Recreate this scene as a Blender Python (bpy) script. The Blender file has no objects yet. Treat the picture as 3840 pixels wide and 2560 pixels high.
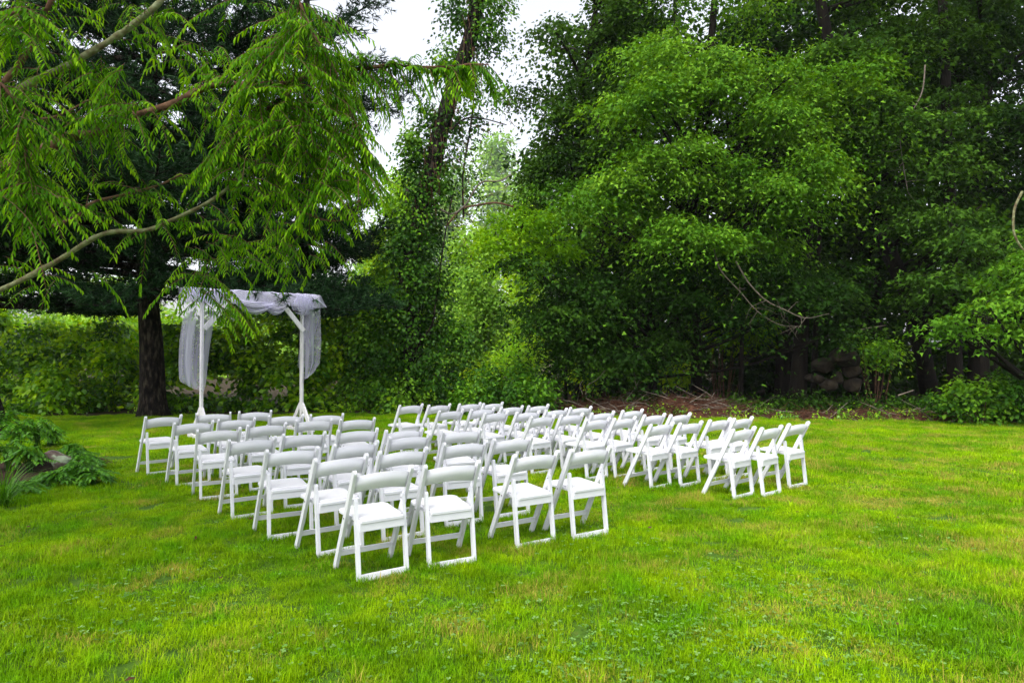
import bpy, bmesh, math, random
import numpy as np
from mathutils import Vector, Matrix

R = math.radians
rng = np.random.default_rng(7)
random.seed(7)
scene = bpy.context.scene
COL = scene.collection

# ------------------------------------------------------------------ camera, sky, sun, exposure
CAM_H = 1.613; PITCH = R(1.037); FPX = 2542.6
cam_d = bpy.data.cameras.new('camera'); cam = bpy.data.objects.new('camera', cam_d); COL.objects.link(cam)
cam.location = (0, 0, CAM_H); cam.rotation_euler = (R(90) + PITCH, 0, 0)
cam_d.sensor_width = 36; cam_d.lens = 23.84; cam_d.clip_end = 3000; cam_d.clip_start = .05
scene.camera = cam
SUN_EL, SUN_AZ = R(58), R(215)
world = bpy.data.worlds.new('World'); scene.world = world; world.use_nodes = True
nt = world.node_tree; nt.nodes.clear()
sky = nt.nodes.new('ShaderNodeTexSky'); sky.sky_type = 'NISHITA'; sky.sun_disc = False
sky.sun_elevation = SUN_EL; sky.sun_rotation = SUN_AZ; sky.dust_density = 4; sky.air_density = 1.0; sky.ozone_density = 1
hsv = nt.nodes.new('ShaderNodeHueSaturation'); hsv.inputs['Saturation'].default_value = .27; hsv.inputs['Value'].default_value = 2.35
bg = nt.nodes.new('ShaderNodeBackground'); bg.inputs['Strength'].default_value = .15
wo = nt.nodes.new('ShaderNodeOutputWorld')
nt.links.new(sky.outputs[0], hsv.inputs['Color']); nt.links.new(hsv.outputs[0], bg.inputs['Color']); nt.links.new(bg.outputs[0], wo.inputs['Surface'])
sun_d = bpy.data.lights.new('sun', 'SUN'); sun_d.energy = 1.0; sun_d.angle = R(18); sun_d.color = (1, .97, .92)
sun = bpy.data.objects.new('sun', sun_d); COL.objects.link(sun)
sdir = Vector((math.sin(SUN_AZ) * math.cos(SUN_EL), math.cos(SUN_AZ) * math.cos(SUN_EL), math.sin(SUN_EL)))
sun.rotation_euler = sdir.to_track_quat('Z', 'Y').to_euler(); sun.location = sdir * 40
vs = scene.view_settings; vs.view_transform = 'Standard'; vs.look = 'None'; vs.gamma = 1; vs.use_curve_mapping = False
vs.exposure = 0.2
cy = scene.cycles; cy.max_bounces = 5; cy.diffuse_bounces = 2; cy.glossy_bounces = 2; cy.transmission_bounces = 3
cy.transparent_max_bounces = 12; cy.use_denoising = True; cy.use_adaptive_sampling = True; cy.adaptive_threshold = .015
cy.sample_clamp_indirect = 6; cy.caustics_reflective = False; cy.caustics_refractive = False

# ------------------------------------------------------------------ helpers
def tag(o, label=None, cat=None, group=None, kind=None):
    if label: o['label'] = label
    if cat: o['category'] = cat
    if group: o['group'] = group
    if kind: o['kind'] = kind
    return o

def empty(name, loc=(0, 0, 0), rz=0):
    o = bpy.data.objects.new(name, None); COL.objects.link(o); o.location = loc; o.rotation_euler = (0, 0, rz)
    o.empty_display_size = .1
    return o

def at(px, py, d):
    """point on the sight line through (px,py) (2352 wide frame) at distance d"""
    u, v = px * 1.63265, py * 1.63265
    dx = (u - 1920) / FPX; dy = -(v - 1280) / FPX
    y = math.cos(PITCH) - dy * math.sin(PITCH); z = math.sin(PITCH) + dy * math.cos(PITCH)
    return Vector((dx / y * d, d, CAM_H + z / y * d))

def gnd(px, py):
    u, v = px * 1.63265, py * 1.63265
    dx = (u - 1920) / FPX; dy = -(v - 1280) / FPX
    y = math.cos(PITCH) - dy * math.sin(PITCH); z = math.sin(PITCH) + dy * math.cos(PITCH)
    d = -CAM_H * y / z
    return Vector((dx / y * d, d, 0))

def sc(d): return 6.421e-4 * d       # metres per frame pixel at distance d

def new_mat(name):
    m = bpy.data.materials.new(name); m.use_nodes = True
    n = m.node_tree; b = n.nodes['Principled BSDF']
    return m, n, b

def ramp(n, stops):
    r = n.nodes.new('ShaderNodeValToRGB'); e = r.color_ramp.elements
    while len(e) < len(stops): e.new(.5)
    for i, (p, c) in enumerate(stops):
        e[i].position = p; e[i].color = (*c, 1)
    return r

def leaf_mat(name, c0, c1, c2, trans=.3, rough=.42, spec=.35, hue_scale=.35):
    m, n, b = new_mat(name)
    a = n.nodes.new('ShaderNodeAttribute'); a.attribute_name = 'tint'
    r = ramp(n, [(0, c0), (.5, c1), (1, c2)])
    n.links.new(a.outputs['Fac'], r.inputs[0])
    n.links.new(r.outputs[0], b.inputs['Base Color'])
    b.inputs['Roughness'].default_value = rough; b.inputs['Specular IOR Level'].default_value = spec
    t = n.nodes.new('ShaderNodeBsdfTranslucent'); mx = n.nodes.new('ShaderNodeMixShader'); mx.inputs[0].default_value = trans
    hs = n.nodes.new('ShaderNodeHueSaturation'); hs.inputs['Value'].default_value = 1.5; hs.inputs['Hue'].default_value = .485
    hs.inputs['Saturation'].default_value = 1.05
    n.links.new(r.outputs[0], hs.inputs['Color']); n.links.new(hs.outputs[0], t.inputs['Color'])
    n.links.new(b.outputs[0], mx.inputs[1]); n.links.new(t.outputs[0], mx.inputs[2])
    n.links.new(mx.outputs[0], n.nodes['Material Output'].inputs['Surface'])
    return m

def noise_mat(name, stops, scale=5, rough=.8, bump=.3, detail=6, stretch=(1, 1, 1), coords='Object', bscale=None, bdist=.02, spec=.2):
    m, n, b = new_mat(name)
    tc = n.nodes.new('ShaderNodeTexCoord'); mp = n.nodes.new('ShaderNodeMapping'); mp.inputs['Scale'].default_value = stretch
    n.links.new(tc.outputs[coords], mp.inputs[0])
    no = n.nodes.new('ShaderNodeTexNoise'); no.inputs['Scale'].default_value = scale; no.inputs['Detail'].default_value = detail
    n.links.new(mp.outputs[0], no.inputs['Vector'])
    r = ramp(n, stops); n.links.new(no.outputs['Fac'], r.inputs[0]); n.links.new(r.outputs[0], b.inputs['Base Color'])
    b.inputs['Roughness'].default_value = rough; b.inputs['Specular IOR Level'].default_value = spec
    if bump:
        nb = n.nodes.new('ShaderNodeTexNoise'); nb.inputs['Scale'].default_value = bscale or scale * 3; nb.inputs['Detail'].default_value = 8
        n.links.new(mp.outputs[0], nb.inputs['Vector'])
        bp = n.nodes.new('ShaderNodeBump'); bp.inputs['Strength'].default_value = bump; bp.inputs['Distance'].default_value = bdist
        n.links.new(nb.outputs['Fac'], bp.inputs['Height']); n.links.new(bp.outputs[0], b.inputs['Normal'])
    return m

def mesh_np(name, V, faces_flat, sizes, mat, parent=None, tint=None, smooth=False, link=True):
    me = bpy.data.meshes.new(name)
    V = np.asarray(V, dtype=np.float32).reshape(-1, 3)
    sizes = np.asarray(sizes, dtype=np.int32); ff = np.asarray(faces_flat, dtype=np.int32).ravel()
    me.vertices.add(len(V)); me.vertices.foreach_set('co', V.ravel())
    me.loops.add(len(ff)); me.loops.foreach_set('vertex_index', ff)
    me.polygons.add(len(sizes)); st = np.zeros(len(sizes), dtype=np.int32); st[1:] = np.cumsum(sizes)[:-1]
    me.polygons.foreach_set('loop_start', st)
    if smooth: me.polygons.foreach_set('use_smooth', np.ones(len(sizes), dtype=bool))
    me.update(calc_edges=True)
    if tint is not None:
        a = me.attributes.new('tint', 'FLOAT', 'POINT'); a.data.foreach_set('value', np.asarray(tint, dtype=np.float32).ravel())
    me.materials.append(mat)
    if not link: return me
    o = bpy.data.objects.new(name, me); COL.objects.link(o)
    if parent is not None: o.parent = parent
    return o

def emit(name, V, tmpl, mat, parent=None, tint=None, **kw):
    """V: N x k x 3 copies of a template whose faces are index tuples"""
    N, k = V.shape[:2]
    off = (np.arange(N) * k)[:, None]
    flat = []; sizes = []
    base = np.concatenate([np.array(f) for f in tmpl])
    flat = (off + base[None, :]).ravel()
    sizes = np.tile([len(f) for f in tmpl], N)
    if tint is not None: tint = np.repeat(tint, k)
    return mesh_np(name, V.reshape(-1, 3), flat, sizes, mat, parent, tint, **kw)

def unit(a): return a / (np.linalg.norm(a, axis=-1, keepdims=True) + 1e-9)

OVAL = ([(0, 0, 0), (.4, .5, .10), (1, 0, -.08), (.4, -.5, .10)], [(0, 1, 2, 3)])
MAPLE = ([(0, 0, 0), (.02, .5, .04), (.42, .24, .05), (1, 0, -.12), (.42, -.24, .05), (.02, -.5, .04)], [(0, 1, 2), (0, 2, 3, 4), (0, 4, 5)])
LONG = ([(0, 0, 0), (.35, .5, .06), (.75, .32, 0), (1, 0, -.12), (.75, -.32, 0), (.35, -.5, .06)], [(0, 1, 5), (1, 2, 4, 5), (2, 3, 4)])

def leaves_V(C, T, Nn, L, W, shape):
    T = unit(T); B = unit(np.cross(Nn, T)); Nn = np.cross(T, B)
    q = np.array(shape[0], dtype=float)
    L = np.asarray(L)[:, None, None]; W = np.asarray(W)[:, None, None]
    return C[:, None, :] + q[None, :, 0:1] * L * T[:, None, :] + q[None, :, 1:2] * W * B[:, None, :] + q[None, :, 2:3] * L * Nn[:, None, :]

def clumps_in(lobes, r):
    """clump centres in ellipsoids, biased to the outside"""
    out = []
    for (cx, cyy, cz, rx, ry, rz, n) in lobes:
        ln_ = r.uniform(-1, 1)
        v = unit(r.normal(size=(n, 3))); rad = r.random(n) ** (1 / 2.4)
        p = v * rad[:, None] * np.array([rx, ry, rz]) + np.array([cx, cyy, cz])
        out.append(np.concatenate([p, (v * rad[:, None]), np.full((n, 1), ln_)], axis=1))
    a = np.concatenate(out)
    return a[a[:, 2] > .12]

def foliage(name, lobes, mat, parent=None, L=.09, W=.08, per=60, spread=.28, flat=.45, shape=MAPLE, droop=.45, seed=1, jit=.3, tbase=.5, tvar=.5, upw=.8):
    r = np.random.default_rng(seed)
    cl = clumps_in(lobes, r)
    n = len(cl); k = per
    cc = np.repeat(cl[:, :3], k, axis=0); out = np.repeat(cl[:, 3:6], k, axis=0)
    g = r.normal(size=(n * k, 3)); size = np.repeat(r.uniform(.6, 1.4, n), k)[:, None]
    off = g * np.array([1, 1, flat]) * spread * size
    # each clump is a shallow arched tuft that hangs at its rim
    off[:, 2] -= .35 * (off[:, 0] ** 2 + off[:, 1] ** 2) / spread
    C = cc + off
    T = unit(off * np.array([1, 1, .2]) + r.normal(size=C.shape) * .08) + r.normal(size=C.shape) * .35 + np.array([0, 0, -droop])
    Nn = np.array([0, 0, upw]) + r.normal(size=C.shape) * .45 + out * .35
    Ls = L * r.uniform(1 - jit, 1 + jit, len(C)); Ws = W * r.uniform(1 - jit, 1 + jit, len(C))
    tint = np.clip(tbase + tvar * (np.repeat(r.uniform(-.6, .6, n) + .45 * cl[:, 6], k) + r.uniform(-.3, .3, len(C))), 0, 1)
    ok = C[:, 2] > .02
    V = leaves_V(C[ok], T[ok], Nn[ok], Ls[ok], Ws[ok], shape)
    o = emit(name, V, shape[1], mat, parent, tint[ok])
    return o, cl

def tube_vf(pts, rad, sides=6, base=0):
    pts = [Vector(p) for p in pts]; V = []; F = []
    n = len(pts)
    up = Vector((0, 0, 1)); prevx = None
    for i, p in enumerate(pts):
        t = (pts[min(i + 1, n - 1)] - pts[max(i - 1, 0)]).normalized()
        if prevx is None:
            x = t.cross(up)
            if x.length < .1: x = t.cross(Vector((0, 1, 0)))
        else:
            x = prevx - t * prevx.dot(t)
        x.normalize(); prevx = x; y = t.cross(x)
        for s in range(sides):
            a = 2 * math.pi * s / sides
            V.append(p + (x * math.cos(a) + y * math.sin(a)) * rad[i])
    for i in range(n - 1):
        for s in range(sides):
            s2 = (s + 1) % sides
            F.append((base + i * sides + s, base + i * sides + s2, base + (i + 1) * sides + s2, base + (i + 1) * sides + s))
    F.append(tuple(base + (n - 1) * sides + s for s in range(sides)))
    return V, F

class MB:
    """collects pieces of ONE object"""
    def __init__(self): self.V = []; self.F = []
    def add(self, V, F):
        b = len(self.V); self.V += [tuple(v) for v in V]; self.F += [tuple(i + b for i in f) for f in F]
    def tube(self, pts, rad, sides=6):
        if not hasattr(rad, '__len__'): rad = [rad] * len(pts)
        V, F = tube_vf(pts, rad, sides); self.add(V, F)
    def build(self, name, mat, parent=None, smooth=True):
        me = bpy.data.meshes.new(name); me.from_pydata(self.V, [], self.F)
        if smooth: me.polygons.foreach_set('use_smooth', [True] * len(me.polygons))
        me.update(); me.materials.append(mat)
        o = bpy.data.objects.new(name, me); COL.objects.link(o)
        if parent is not None: o.parent = parent
        return o

def smooth_path(pts, sub=5):
    """Catmull-Rom through the points"""
    P = [Vector(p) for p in pts]; P = [P[0] * 2 - P[1]] + P + [P[-1] * 2 - P[-2]]; out = []
    for i in range(1, len(P) - 2):
        for k in range(sub):
            t = k / sub
            out.append(.5 * ((2 * P[i]) + (P[i + 1] - P[i - 1]) * t + (2 * P[i - 1] - 5 * P[i] + 4 * P[i + 1] - P[i + 2]) * t * t + (-P[i - 1] + 3 * P[i] - 3 * P[i + 1] + P[i + 2]) * t ** 3))
    out.append(P[-2]); return out

def taper(n, a, b, pw=1): return [a + (b - a) * (i / (n - 1)) ** pw for i in range(n)]

def wob(pts, amt, rr=random):
    return [Vector(p) + Vector((rr.uniform(-1, 1), rr.uniform(-1, 1), rr.uniform(-1, 1))) * amt * (0 if i == 0 else 1) for i, p in enumerate(pts)]

# ------------------------------------------------------------------ materials
M = {}
def dryness_color(n):
    """lawn colour by place: lime, deeper green and dry straw patches"""
    ge = n.nodes.new('ShaderNodeNewGeometry')
    def noise(scale, det=3):
        x = n.nodes.new('ShaderNodeTexNoise'); x.inputs['Scale'].default_value = scale; x.inputs['Detail'].default_value = det
        n.links.new(ge.outputs['Position'], x.inputs['Vector']); return x.outputs['Fac']
    def mixc(f, a, b):
        mx = n.nodes.new('ShaderNodeMix'); mx.data_type = 'RGBA'
        n.links.new(f, mx.inputs['Factor'])
        for s, v in ((6, a), (7, b)):
            if isinstance(v, tuple): mx.inputs[s].default_value = (*v, 1)
            else: n.links.new(v, mx.inputs[s])
        return mx.outputs[2]
    def mr(f, a, b):
        x = n.nodes.new('ShaderNodeMapRange'); x.inputs['From Min'].default_value = a; x.inputs['From Max'].default_value = b; x.clamp = True
        n.links.new(f, x.inputs['Value']); return x.outputs['Result']
    return noise, mixc, mr, ge

def grass_mat():
    m, n, b = new_mat('grass blades')
    noise, mixc, mr, ge = dryness_color(n)
    a = n.nodes.new('ShaderNodeAttribute'); a.attribute_name = 'tint'
    col = mixc(mr(noise(.9), .35, .65), (.13, .305, .001), (.39, .61, .001))
    col = mixc(mr(noise(3.1), .45, .7), col, (.17, .44, .002))
    r = ramp(n, [(0, (.16, .22, .15)), (.42, (.80, .82, .85)), (.8, (1.15, 1.1, 1.0)), (1, (1.5, 1.3, 1.5))])
    n.links.new(a.outputs['Fac'], r.inputs[0])
    mu = n.nodes.new('ShaderNodeMix'); mu.data_type = 'RGBA'; mu.blend_type = 'MULTIPLY'; mu.inputs['Factor'].default_value = 1
    n.links.new(col, mu.inputs[6]); n.links.new(r.outputs[0], mu.inputs[7])
    # straw: patches of dry blades, blade by blade
    ad = n.nodes.new('ShaderNodeMath'); ad.operation = 'MULTIPLY_ADD'
    sepx = n.nodes.new('ShaderNodeSeparateXYZ'); n.links.new(ge.outputs['Position'], sepx.inputs[0])
    a2 = n.nodes.new('ShaderNodeAttribute'); a2.attribute_name = 'dry'
    n.links.new(a2.outputs['Fac'], ad.inputs[0]); ad.inputs[1].default_value = .30; n.links.new(noise(1.7, 4), ad.inputs[2])
    ad2 = n.nodes.new('ShaderNodeMath'); ad2.operation = 'MULTIPLY_ADD'; n.links.new(mr(sepx.outputs['X'], -2, 4.5), ad2.inputs[0]); ad2.inputs[1].default_value = .07
    n.links.new(ad.outputs[0], ad2.inputs[2])
    col2 = mixc(mr(ad2.outputs[0], .79, .90), mu.outputs[2], (.46, .38, .07))
    n.links.new(col2, b.inputs['Base Color'])
    b.inputs['Roughness'].default_value = .55; b.inputs['Specular IOR Level'].default_value = .07
    t = n.nodes.new('ShaderNodeBsdfTranslucent'); mx = n.nodes.new('ShaderNodeMixShader'); mx.inputs[0].default_value = .3
    n.links.new(col2, t.inputs['Color']); n.links.new(b.outputs[0], mx.inputs[1]); n.links.new(t.outputs[0], mx.inputs[2])
    n.links.new(mx.outputs[0], n.nodes['Material Output'].inputs['Surface'])
    return m
M['grass'] = grass_mat()
M['turf'] = noise_mat('turf soil', [(.3, (.03, .07, .004)), (.6, (.06, .13, .008)), (.8, (.10, .12, .02))], scale=9, rough=.95, bump=.6)
M['litter'] = noise_mat('leaf litter', [(.3, (.018, .012, .007)), (.5, (.045, .028, .014)), (.65, (.03, .035, .012)), (.8, (.08, .05, .025))], scale=3.5, rough=.95, bump=.8)
M['mulch'] = noise_mat('bed mulch', [(.3, (.012, .008, .005)), (.55, (.04, .02, .010)), (.8, (.10, .045, .02))], scale=30, rough=.95, bump=1)
M['white'] = noise_mat('white resin', [(.22, (.52, .51, .52)), (.36, (.70, .70, .75)), (.7, (.76, .76, .80))], scale=6, rough=.38, bump=.04, spec=.45, bscale=80, bdist=.002)
M['pad'] = noise_mat('white vinyl pad', [(.3, (.76, .75, .78)), (.7, (.80, .79, .81))], scale=5, rough=.45, bump=.08, spec=.4, bscale=25, bdist=.004)
M['bolt'] = noise_mat('bolt steel', [(.3, (.12, .12, .12)), (.7, (.2, .2, .2))], scale=20, rough=.4, bump=0)
M['wood'] = noise_mat('white painted wood', [(.25, (.46, .44, .45)), (.5, (.64, .62, .64)), (.8, (.74, .73, .74))], scale=5, rough=.6, bump=.25, stretch=(6, 6, .6), bdist=.004)
M['bark'] = noise_mat('dark pine bark', [(.38, (.003, .002, .002)), (.52, (.016, .011, .008)), (.66, (.07, .058, .04))], scale=14, rough=.95, bump=1, stretch=(1, 1, .3), bscale=16, bdist=.16)
M['bark2'] = noise_mat('maple bark', [(.3, (.004, .003, .002)), (.6, (.014, .010, .007)), (.85, (.035, .03, .02))], scale=7, rough=.95, bump=1, stretch=(1, 1, .2), bscale=25, bdist=.03)
M['branch'] = noise_mat('redwood branch bark', [(.3, (.06, .03, .018)), (.6, (.16, .085, .05)), (.85, (.27, .19, .13))], scale=14, rough=.9, bump=.8, bdist=.01)
M['lichen'] = noise_mat('lichened branch', [(.3, (.10, .065, .04)), (.5, (.17, .17, .08)), (.75, (.30, .33, .19))], scale=16, rough=.95, bump=.9, bdist=.01)
M['deadwood'] = noise_mat('pale dead wood', [(.3, (.09, .072, .055)), (.7, (.24, .20, .16))], scale=12, rough=.85, bump=.4)
M['stone'] = noise_mat('lichened stone', [(.35, (.07, .05, .04)), (.52, (.14, .11, .09)), (.58, (.30, .36, .24)), (.8, (.42, .47, .34))], scale=6, rough=.95, bump=.8, bdist=.02)
M['stone2'] = noise_mat('field stone', [(.35, (.012, .010, .007)), (.6, (.04, .03, .02)), (.8, (.05, .06, .025))], scale=4, rough=.95, bump=.8, bdist=.03)
M['needles_dead'] = noise_mat('dead pine needles', [(.3, (.035, .014, .008)), (.55, (.10, .042, .024)), (.8, (.20, .12, .07))], scale=8, rough=.95, bump=1, bdist=.03)
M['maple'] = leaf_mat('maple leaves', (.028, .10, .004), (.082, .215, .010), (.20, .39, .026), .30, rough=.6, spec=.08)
M['maple_shade'] = leaf_mat('shade toned maple leaves', (.009, .034, .003), (.024, .072, .006), (.07, .165, .012), .25, rough=.6, spec=.06)  # maple leaf colour darkened to paint in the shade under the canopy
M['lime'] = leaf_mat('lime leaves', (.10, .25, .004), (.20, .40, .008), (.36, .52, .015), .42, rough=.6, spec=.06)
M['wood_l'] = leaf_mat('woodland leaves', (.008, .030, .003), (.019, .058, .005), (.06, .14, .010), .25, rough=.6, spec=.06)  # leaf colour lowered so the shade of the woods is painted in
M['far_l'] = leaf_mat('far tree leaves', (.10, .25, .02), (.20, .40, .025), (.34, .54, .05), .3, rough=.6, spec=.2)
M['vine'] = leaf_mat('vine leaves', (.015, .06, .004), (.05, .16, .007), (.17, .36, .015), .30, rough=.5, spec=.16)
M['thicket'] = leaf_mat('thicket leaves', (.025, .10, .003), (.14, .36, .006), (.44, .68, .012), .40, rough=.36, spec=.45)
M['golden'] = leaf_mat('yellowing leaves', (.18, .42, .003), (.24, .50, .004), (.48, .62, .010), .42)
M['redwood'] = leaf_mat('redwood fronds', (.016, .07, .003), (.085, .25, .005), (.30, .56, .010), .42, rough=.6, spec=.08)
M['needle'] = leaf_mat('pine needles', (.004, .014, .005), (.012, .038, .012), (.04, .10, .03), .10, rough=.6, spec=.06)
M['fern'] = leaf_mat('bed plant leaves', (.025, .10, .004), (.06, .21, .006), (.13, .34, .010), .3)
M['clover'] = leaf_mat('clover leaves', (.07, .19, .02), (.12, .28, .035), (.22, .38, .10), .25, rough=.3, spec=.6)

def tulle_mat():
    m, n, b = new_mat('white tulle')
    b.inputs['Base Color'].default_value = (.79, .77, .97, 1); b.inputs['Roughness'].default_value = .7; b.inputs['Specular IOR Level'].default_value = .1
    t = n.nodes.new('ShaderNodeBsdfTranslucent'); t.inputs['Color'].default_value = (.79, .78, .97, 1)
    m1 = n.nodes.new('ShaderNodeMixShader'); m1.inputs[0].default_value = .45
    n.links.new(b.outputs[0], m1.inputs[1]); n.links.new(t.outputs[0], m1.inputs[2])
    tr = n.nodes.new('ShaderNodeBsdfTransparent'); m2 = n.nodes.new('ShaderNodeMixShader')
    lw = n.nodes.new('ShaderNodeLayerWeight'); lw.inputs['Blend'].default_value = .35
    mr = n.nodes.new('ShaderNodeMapRange'); mr.inputs['To Min'].default_value = .23; mr.inputs['To Max'].default_value = .75
    n.links.new(lw.outputs['Facing'], mr.inputs['Value']); n.links.new(mr.outputs['Result'], m2.inputs[0])
    n.links.new(tr.outputs[0], m2.inputs[1]); n.links.new(m1.outputs[0], m2.inputs[2])
    n.links.new(m2.outputs[0], n.nodes['Material Output'].inputs['Surface'])
    return m
M['tulle'] = tulle_mat()

# ------------------------------------------------------------------ ground
def sheet(name, poly, z, mat, kind='structure'):
    me = bpy.data.meshes.new(name); me.from_pydata([(x, y, z) for x, y in poly], [], [tuple(range(len(poly)))]); me.update()
    me.materials.append(mat); o = bpy.data.objects.new(name, me); COL.objects.link(o); tag(o, kind=kind); return o
haze = bpy.data.meshes.new('haze'); hb = bmesh.new(); bmesh.ops.create_cube(hb, size=1, matrix=Matrix.Translation((0, 165, 54)) @ Matrix.Diagonal((820, 400, 110, 1))); hb.to_mesh(haze); hb.free()
haze_o = bpy.data.objects.new('haze', haze); COL.objects.link(haze_o); tag(haze_o, 'thin pale mist in the air over the far field', 'haze', kind='stuff')
hm = bpy.data.materials.new('thin mist'); hm.use_nodes = True; hn = hm.node_tree; hn.nodes.remove(hn.nodes['Principled BSDF'])
pv = hn.nodes.new('ShaderNodeVolumePrincipled'); pv.inputs['Density'].default_value = .00026; pv.inputs['Color'].default_value = (.93, .95, 1, 1); pv.inputs['Anisotropy'].default_value = 0
hn.links.new(pv.outputs[0], hn.nodes['Material Output'].inputs['Volume']); haze.materials.append(hm)
sheet('ground', [(-1200, -400), (1200, -400), (1200, 2000), (-1200, 2000)], 0, M['litter'])
EDGE = [(-22, 18.6), (-13.5, 17.4), (-9.5, 17.7), (-6, 18.3), (-3, 18.2), (-1, 18.0), (1, 17.4), (3, 17.1), (5, 16.9), (7.5, 16.6), (10, 16.0), (12.5, 15.5), (16, 15.2), (22, 15.0)]
EX = np.array([e[0] for e in EDGE]); EY = np.array([e[1] for e in EDGE])
def lawn_edge(x): return np.interp(x, EX, EY) + .12 * np.sin(np.asarray(x) * 2.3) + .08 * np.sin(np.asarray(x) * 5.9 + 1)
xs = np.linspace(-22, 22, 90)
sheet('lawn', [(x, lawn_edge(x)) for x in xs] + [(22, -6), (-22, -6)], .004, M['turf'])
BED = (-6.95, 9.2, 1.25, 1.55)
def in_bed(x, y): return ((x - BED[0]) / BED[2]) ** 2 + ((y - BED[1]) / BED[3]) ** 2 < 1 + .15 * np.sin(3 * x + 2 * y)
th = np.linspace(0, 2 * math.pi, 40, endpoint=False)
sheet('planting_bed', [(BED[0] + BED[2] * math.cos(t) * (1 + .05 * math.sin(5 * t)), BED[1] + BED[3] * math.sin(t) * (1 + .05 * math.sin(4 * t))) for t in th], .012, M['mulch'])

# ------------------------------------------------------------------ grass (uncountable: one object of instanced tufts)
def blade_patch(seed, n, size, hmin, hmax, w):
    r = np.random.default_rng(seed)
    xy = (r.random((n, 2)) - .5) * size
    # a few denser tufts
    k = n // 5; tc = (r.random((8, 2)) - .5) * size * .8
    xy[:k] = tc[r.integers(0, 8, k)] + r.normal(size=(k, 2)) * .03
    h = r.uniform(hmin, hmax, n) * (1 + .35 * np.sin(xy[:, 0] * 14 + seed) * np.cos(xy[:, 1] * 11)); az = r.uniform(0, 2 * np.pi, n)
    h[:k] *= 1.35
    lean = r.beta(2, 1.8, n) * 1.45
    D = np.stack([np.cos(az), np.sin(az), np.zeros(n)], 1); S = np.stack([-np.sin(az), np.cos(az), np.zeros(n)], 1)
    b0 = np.stack([xy[:, 0], xy[:, 1], np.zeros(n)], 1)
    Z = np.array([0, 0, 1.])
    a1 = lean * .5; a2 = lean * 1.25
    p1 = b0 + (D * np.sin(a1)[:, None] + Z * np.cos(a1)[:, None]) * (h * .5)[:, None]
    p2 = p1 + (D * np.sin(a2)[:, None] + Z * np.cos(a2)[:, None]) * (h * .5)[:, None]
    ww = (w * r.uniform(.6, 1.3, n))[:, None] * S * .5
    V = np.stack([b0 - ww, b0 + ww, p1 + ww * .85, p1 - ww * .85, p2], 1)
    tint = np.clip(r.normal(.5, .22, n), 0, 1)
    flat = ((np.arange(n) * 5)[:, None] + np.array([0, 1, 2, 3, 3, 2, 4])[None, :]).ravel()
    me = mesh_np('grass_tuft', V.reshape(-1, 3), flat, np.tile([4, 3], n), M['grass'], tint=np.repeat(tint, 5), link=False)
    a = me.attributes.new('dry', 'FLOAT', 'POINT'); a.data.foreach_set('value', np.repeat(r.random(n), 5).astype(np.float32))
    return me

def scatter(name, meshes, pos, rot, scl, idx, mat):
    coll = bpy.data.collections.new(name + ' pieces')
    for i, me in enumerate(meshes):
        coll.objects.link(bpy.data.objects.new('%s_piece_%02d' % (name, i), me))
    me = bpy.data.meshes.new(name); me.vertices.add(len(pos)); me.vertices.foreach_set('co', pos.astype(np.float32).ravel())
    for nm, ty, key, val in (('rotv', 'FLOAT_VECTOR', 'vector', rot), ('sclv', 'FLOAT_VECTOR', 'vector', scl), ('idx', 'INT', 'value', idx)):
        a = me.attributes.new(nm, ty, 'POINT'); a.data.foreach_set(key, np.ascontiguousarray(val, dtype=np.int32 if ty == 'INT' else np.float32).ravel())
    me.update(); o = bpy.data.objects.new(name, me); COL.objects.link(o); me.materials.append(mat)
    g = bpy.data.node_groups.new(name + ' scatter', 'GeometryNodeTree')
    g.interface.new_socket('Geometry', in_out='INPUT', socket_type='NodeSocketGeometry'); g.interface.new_socket('Geometry', in_out='OUTPUT', socket_type='NodeSocketGeometry')
    gi = g.nodes.new('NodeGroupInput'); go = g.nodes.new('NodeGroupOutput')
    ci = g.nodes.new('GeometryNodeCollectionInfo'); ci.inputs['Collection'].default_value = coll
    ci.inputs['Separate Children'].default_value = True; ci.inputs['Reset Children'].default_value = True
    ip = g.nodes.new('GeometryNodeInstanceOnPoints'); ip.inputs['Pick Instance'].default_value = True
    def attr(nm, dt):
        a = g.nodes.new('GeometryNodeInputNamedAttribute'); a.data_type = dt; a.inputs['Name'].default_value = nm; return a.outputs['Attribute']
    e2r = g.nodes.new('FunctionNodeEulerToRotation'); g.links.new(attr('rotv', 'FLOAT_VECTOR'), e2r.inputs[0])
    g.links.new(gi.outputs[0], ip.inputs['Points']); g.links.new(ci.outputs[0], ip.inputs['Instance'])
    g.links.new(attr('idx', 'INT'), ip.inputs['Instance Index']); g.links.new(e2r.outputs[0], ip.inputs['Rotation'])
    g.links.new(attr('sclv', 'FLOAT_VECTOR'), ip.inputs['Scale']); g.links.new(ip.outputs[0], go.inputs[0])
    md = o.modifiers.new('scatter', 'NODES'); md.node_group = g
    return o

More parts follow.
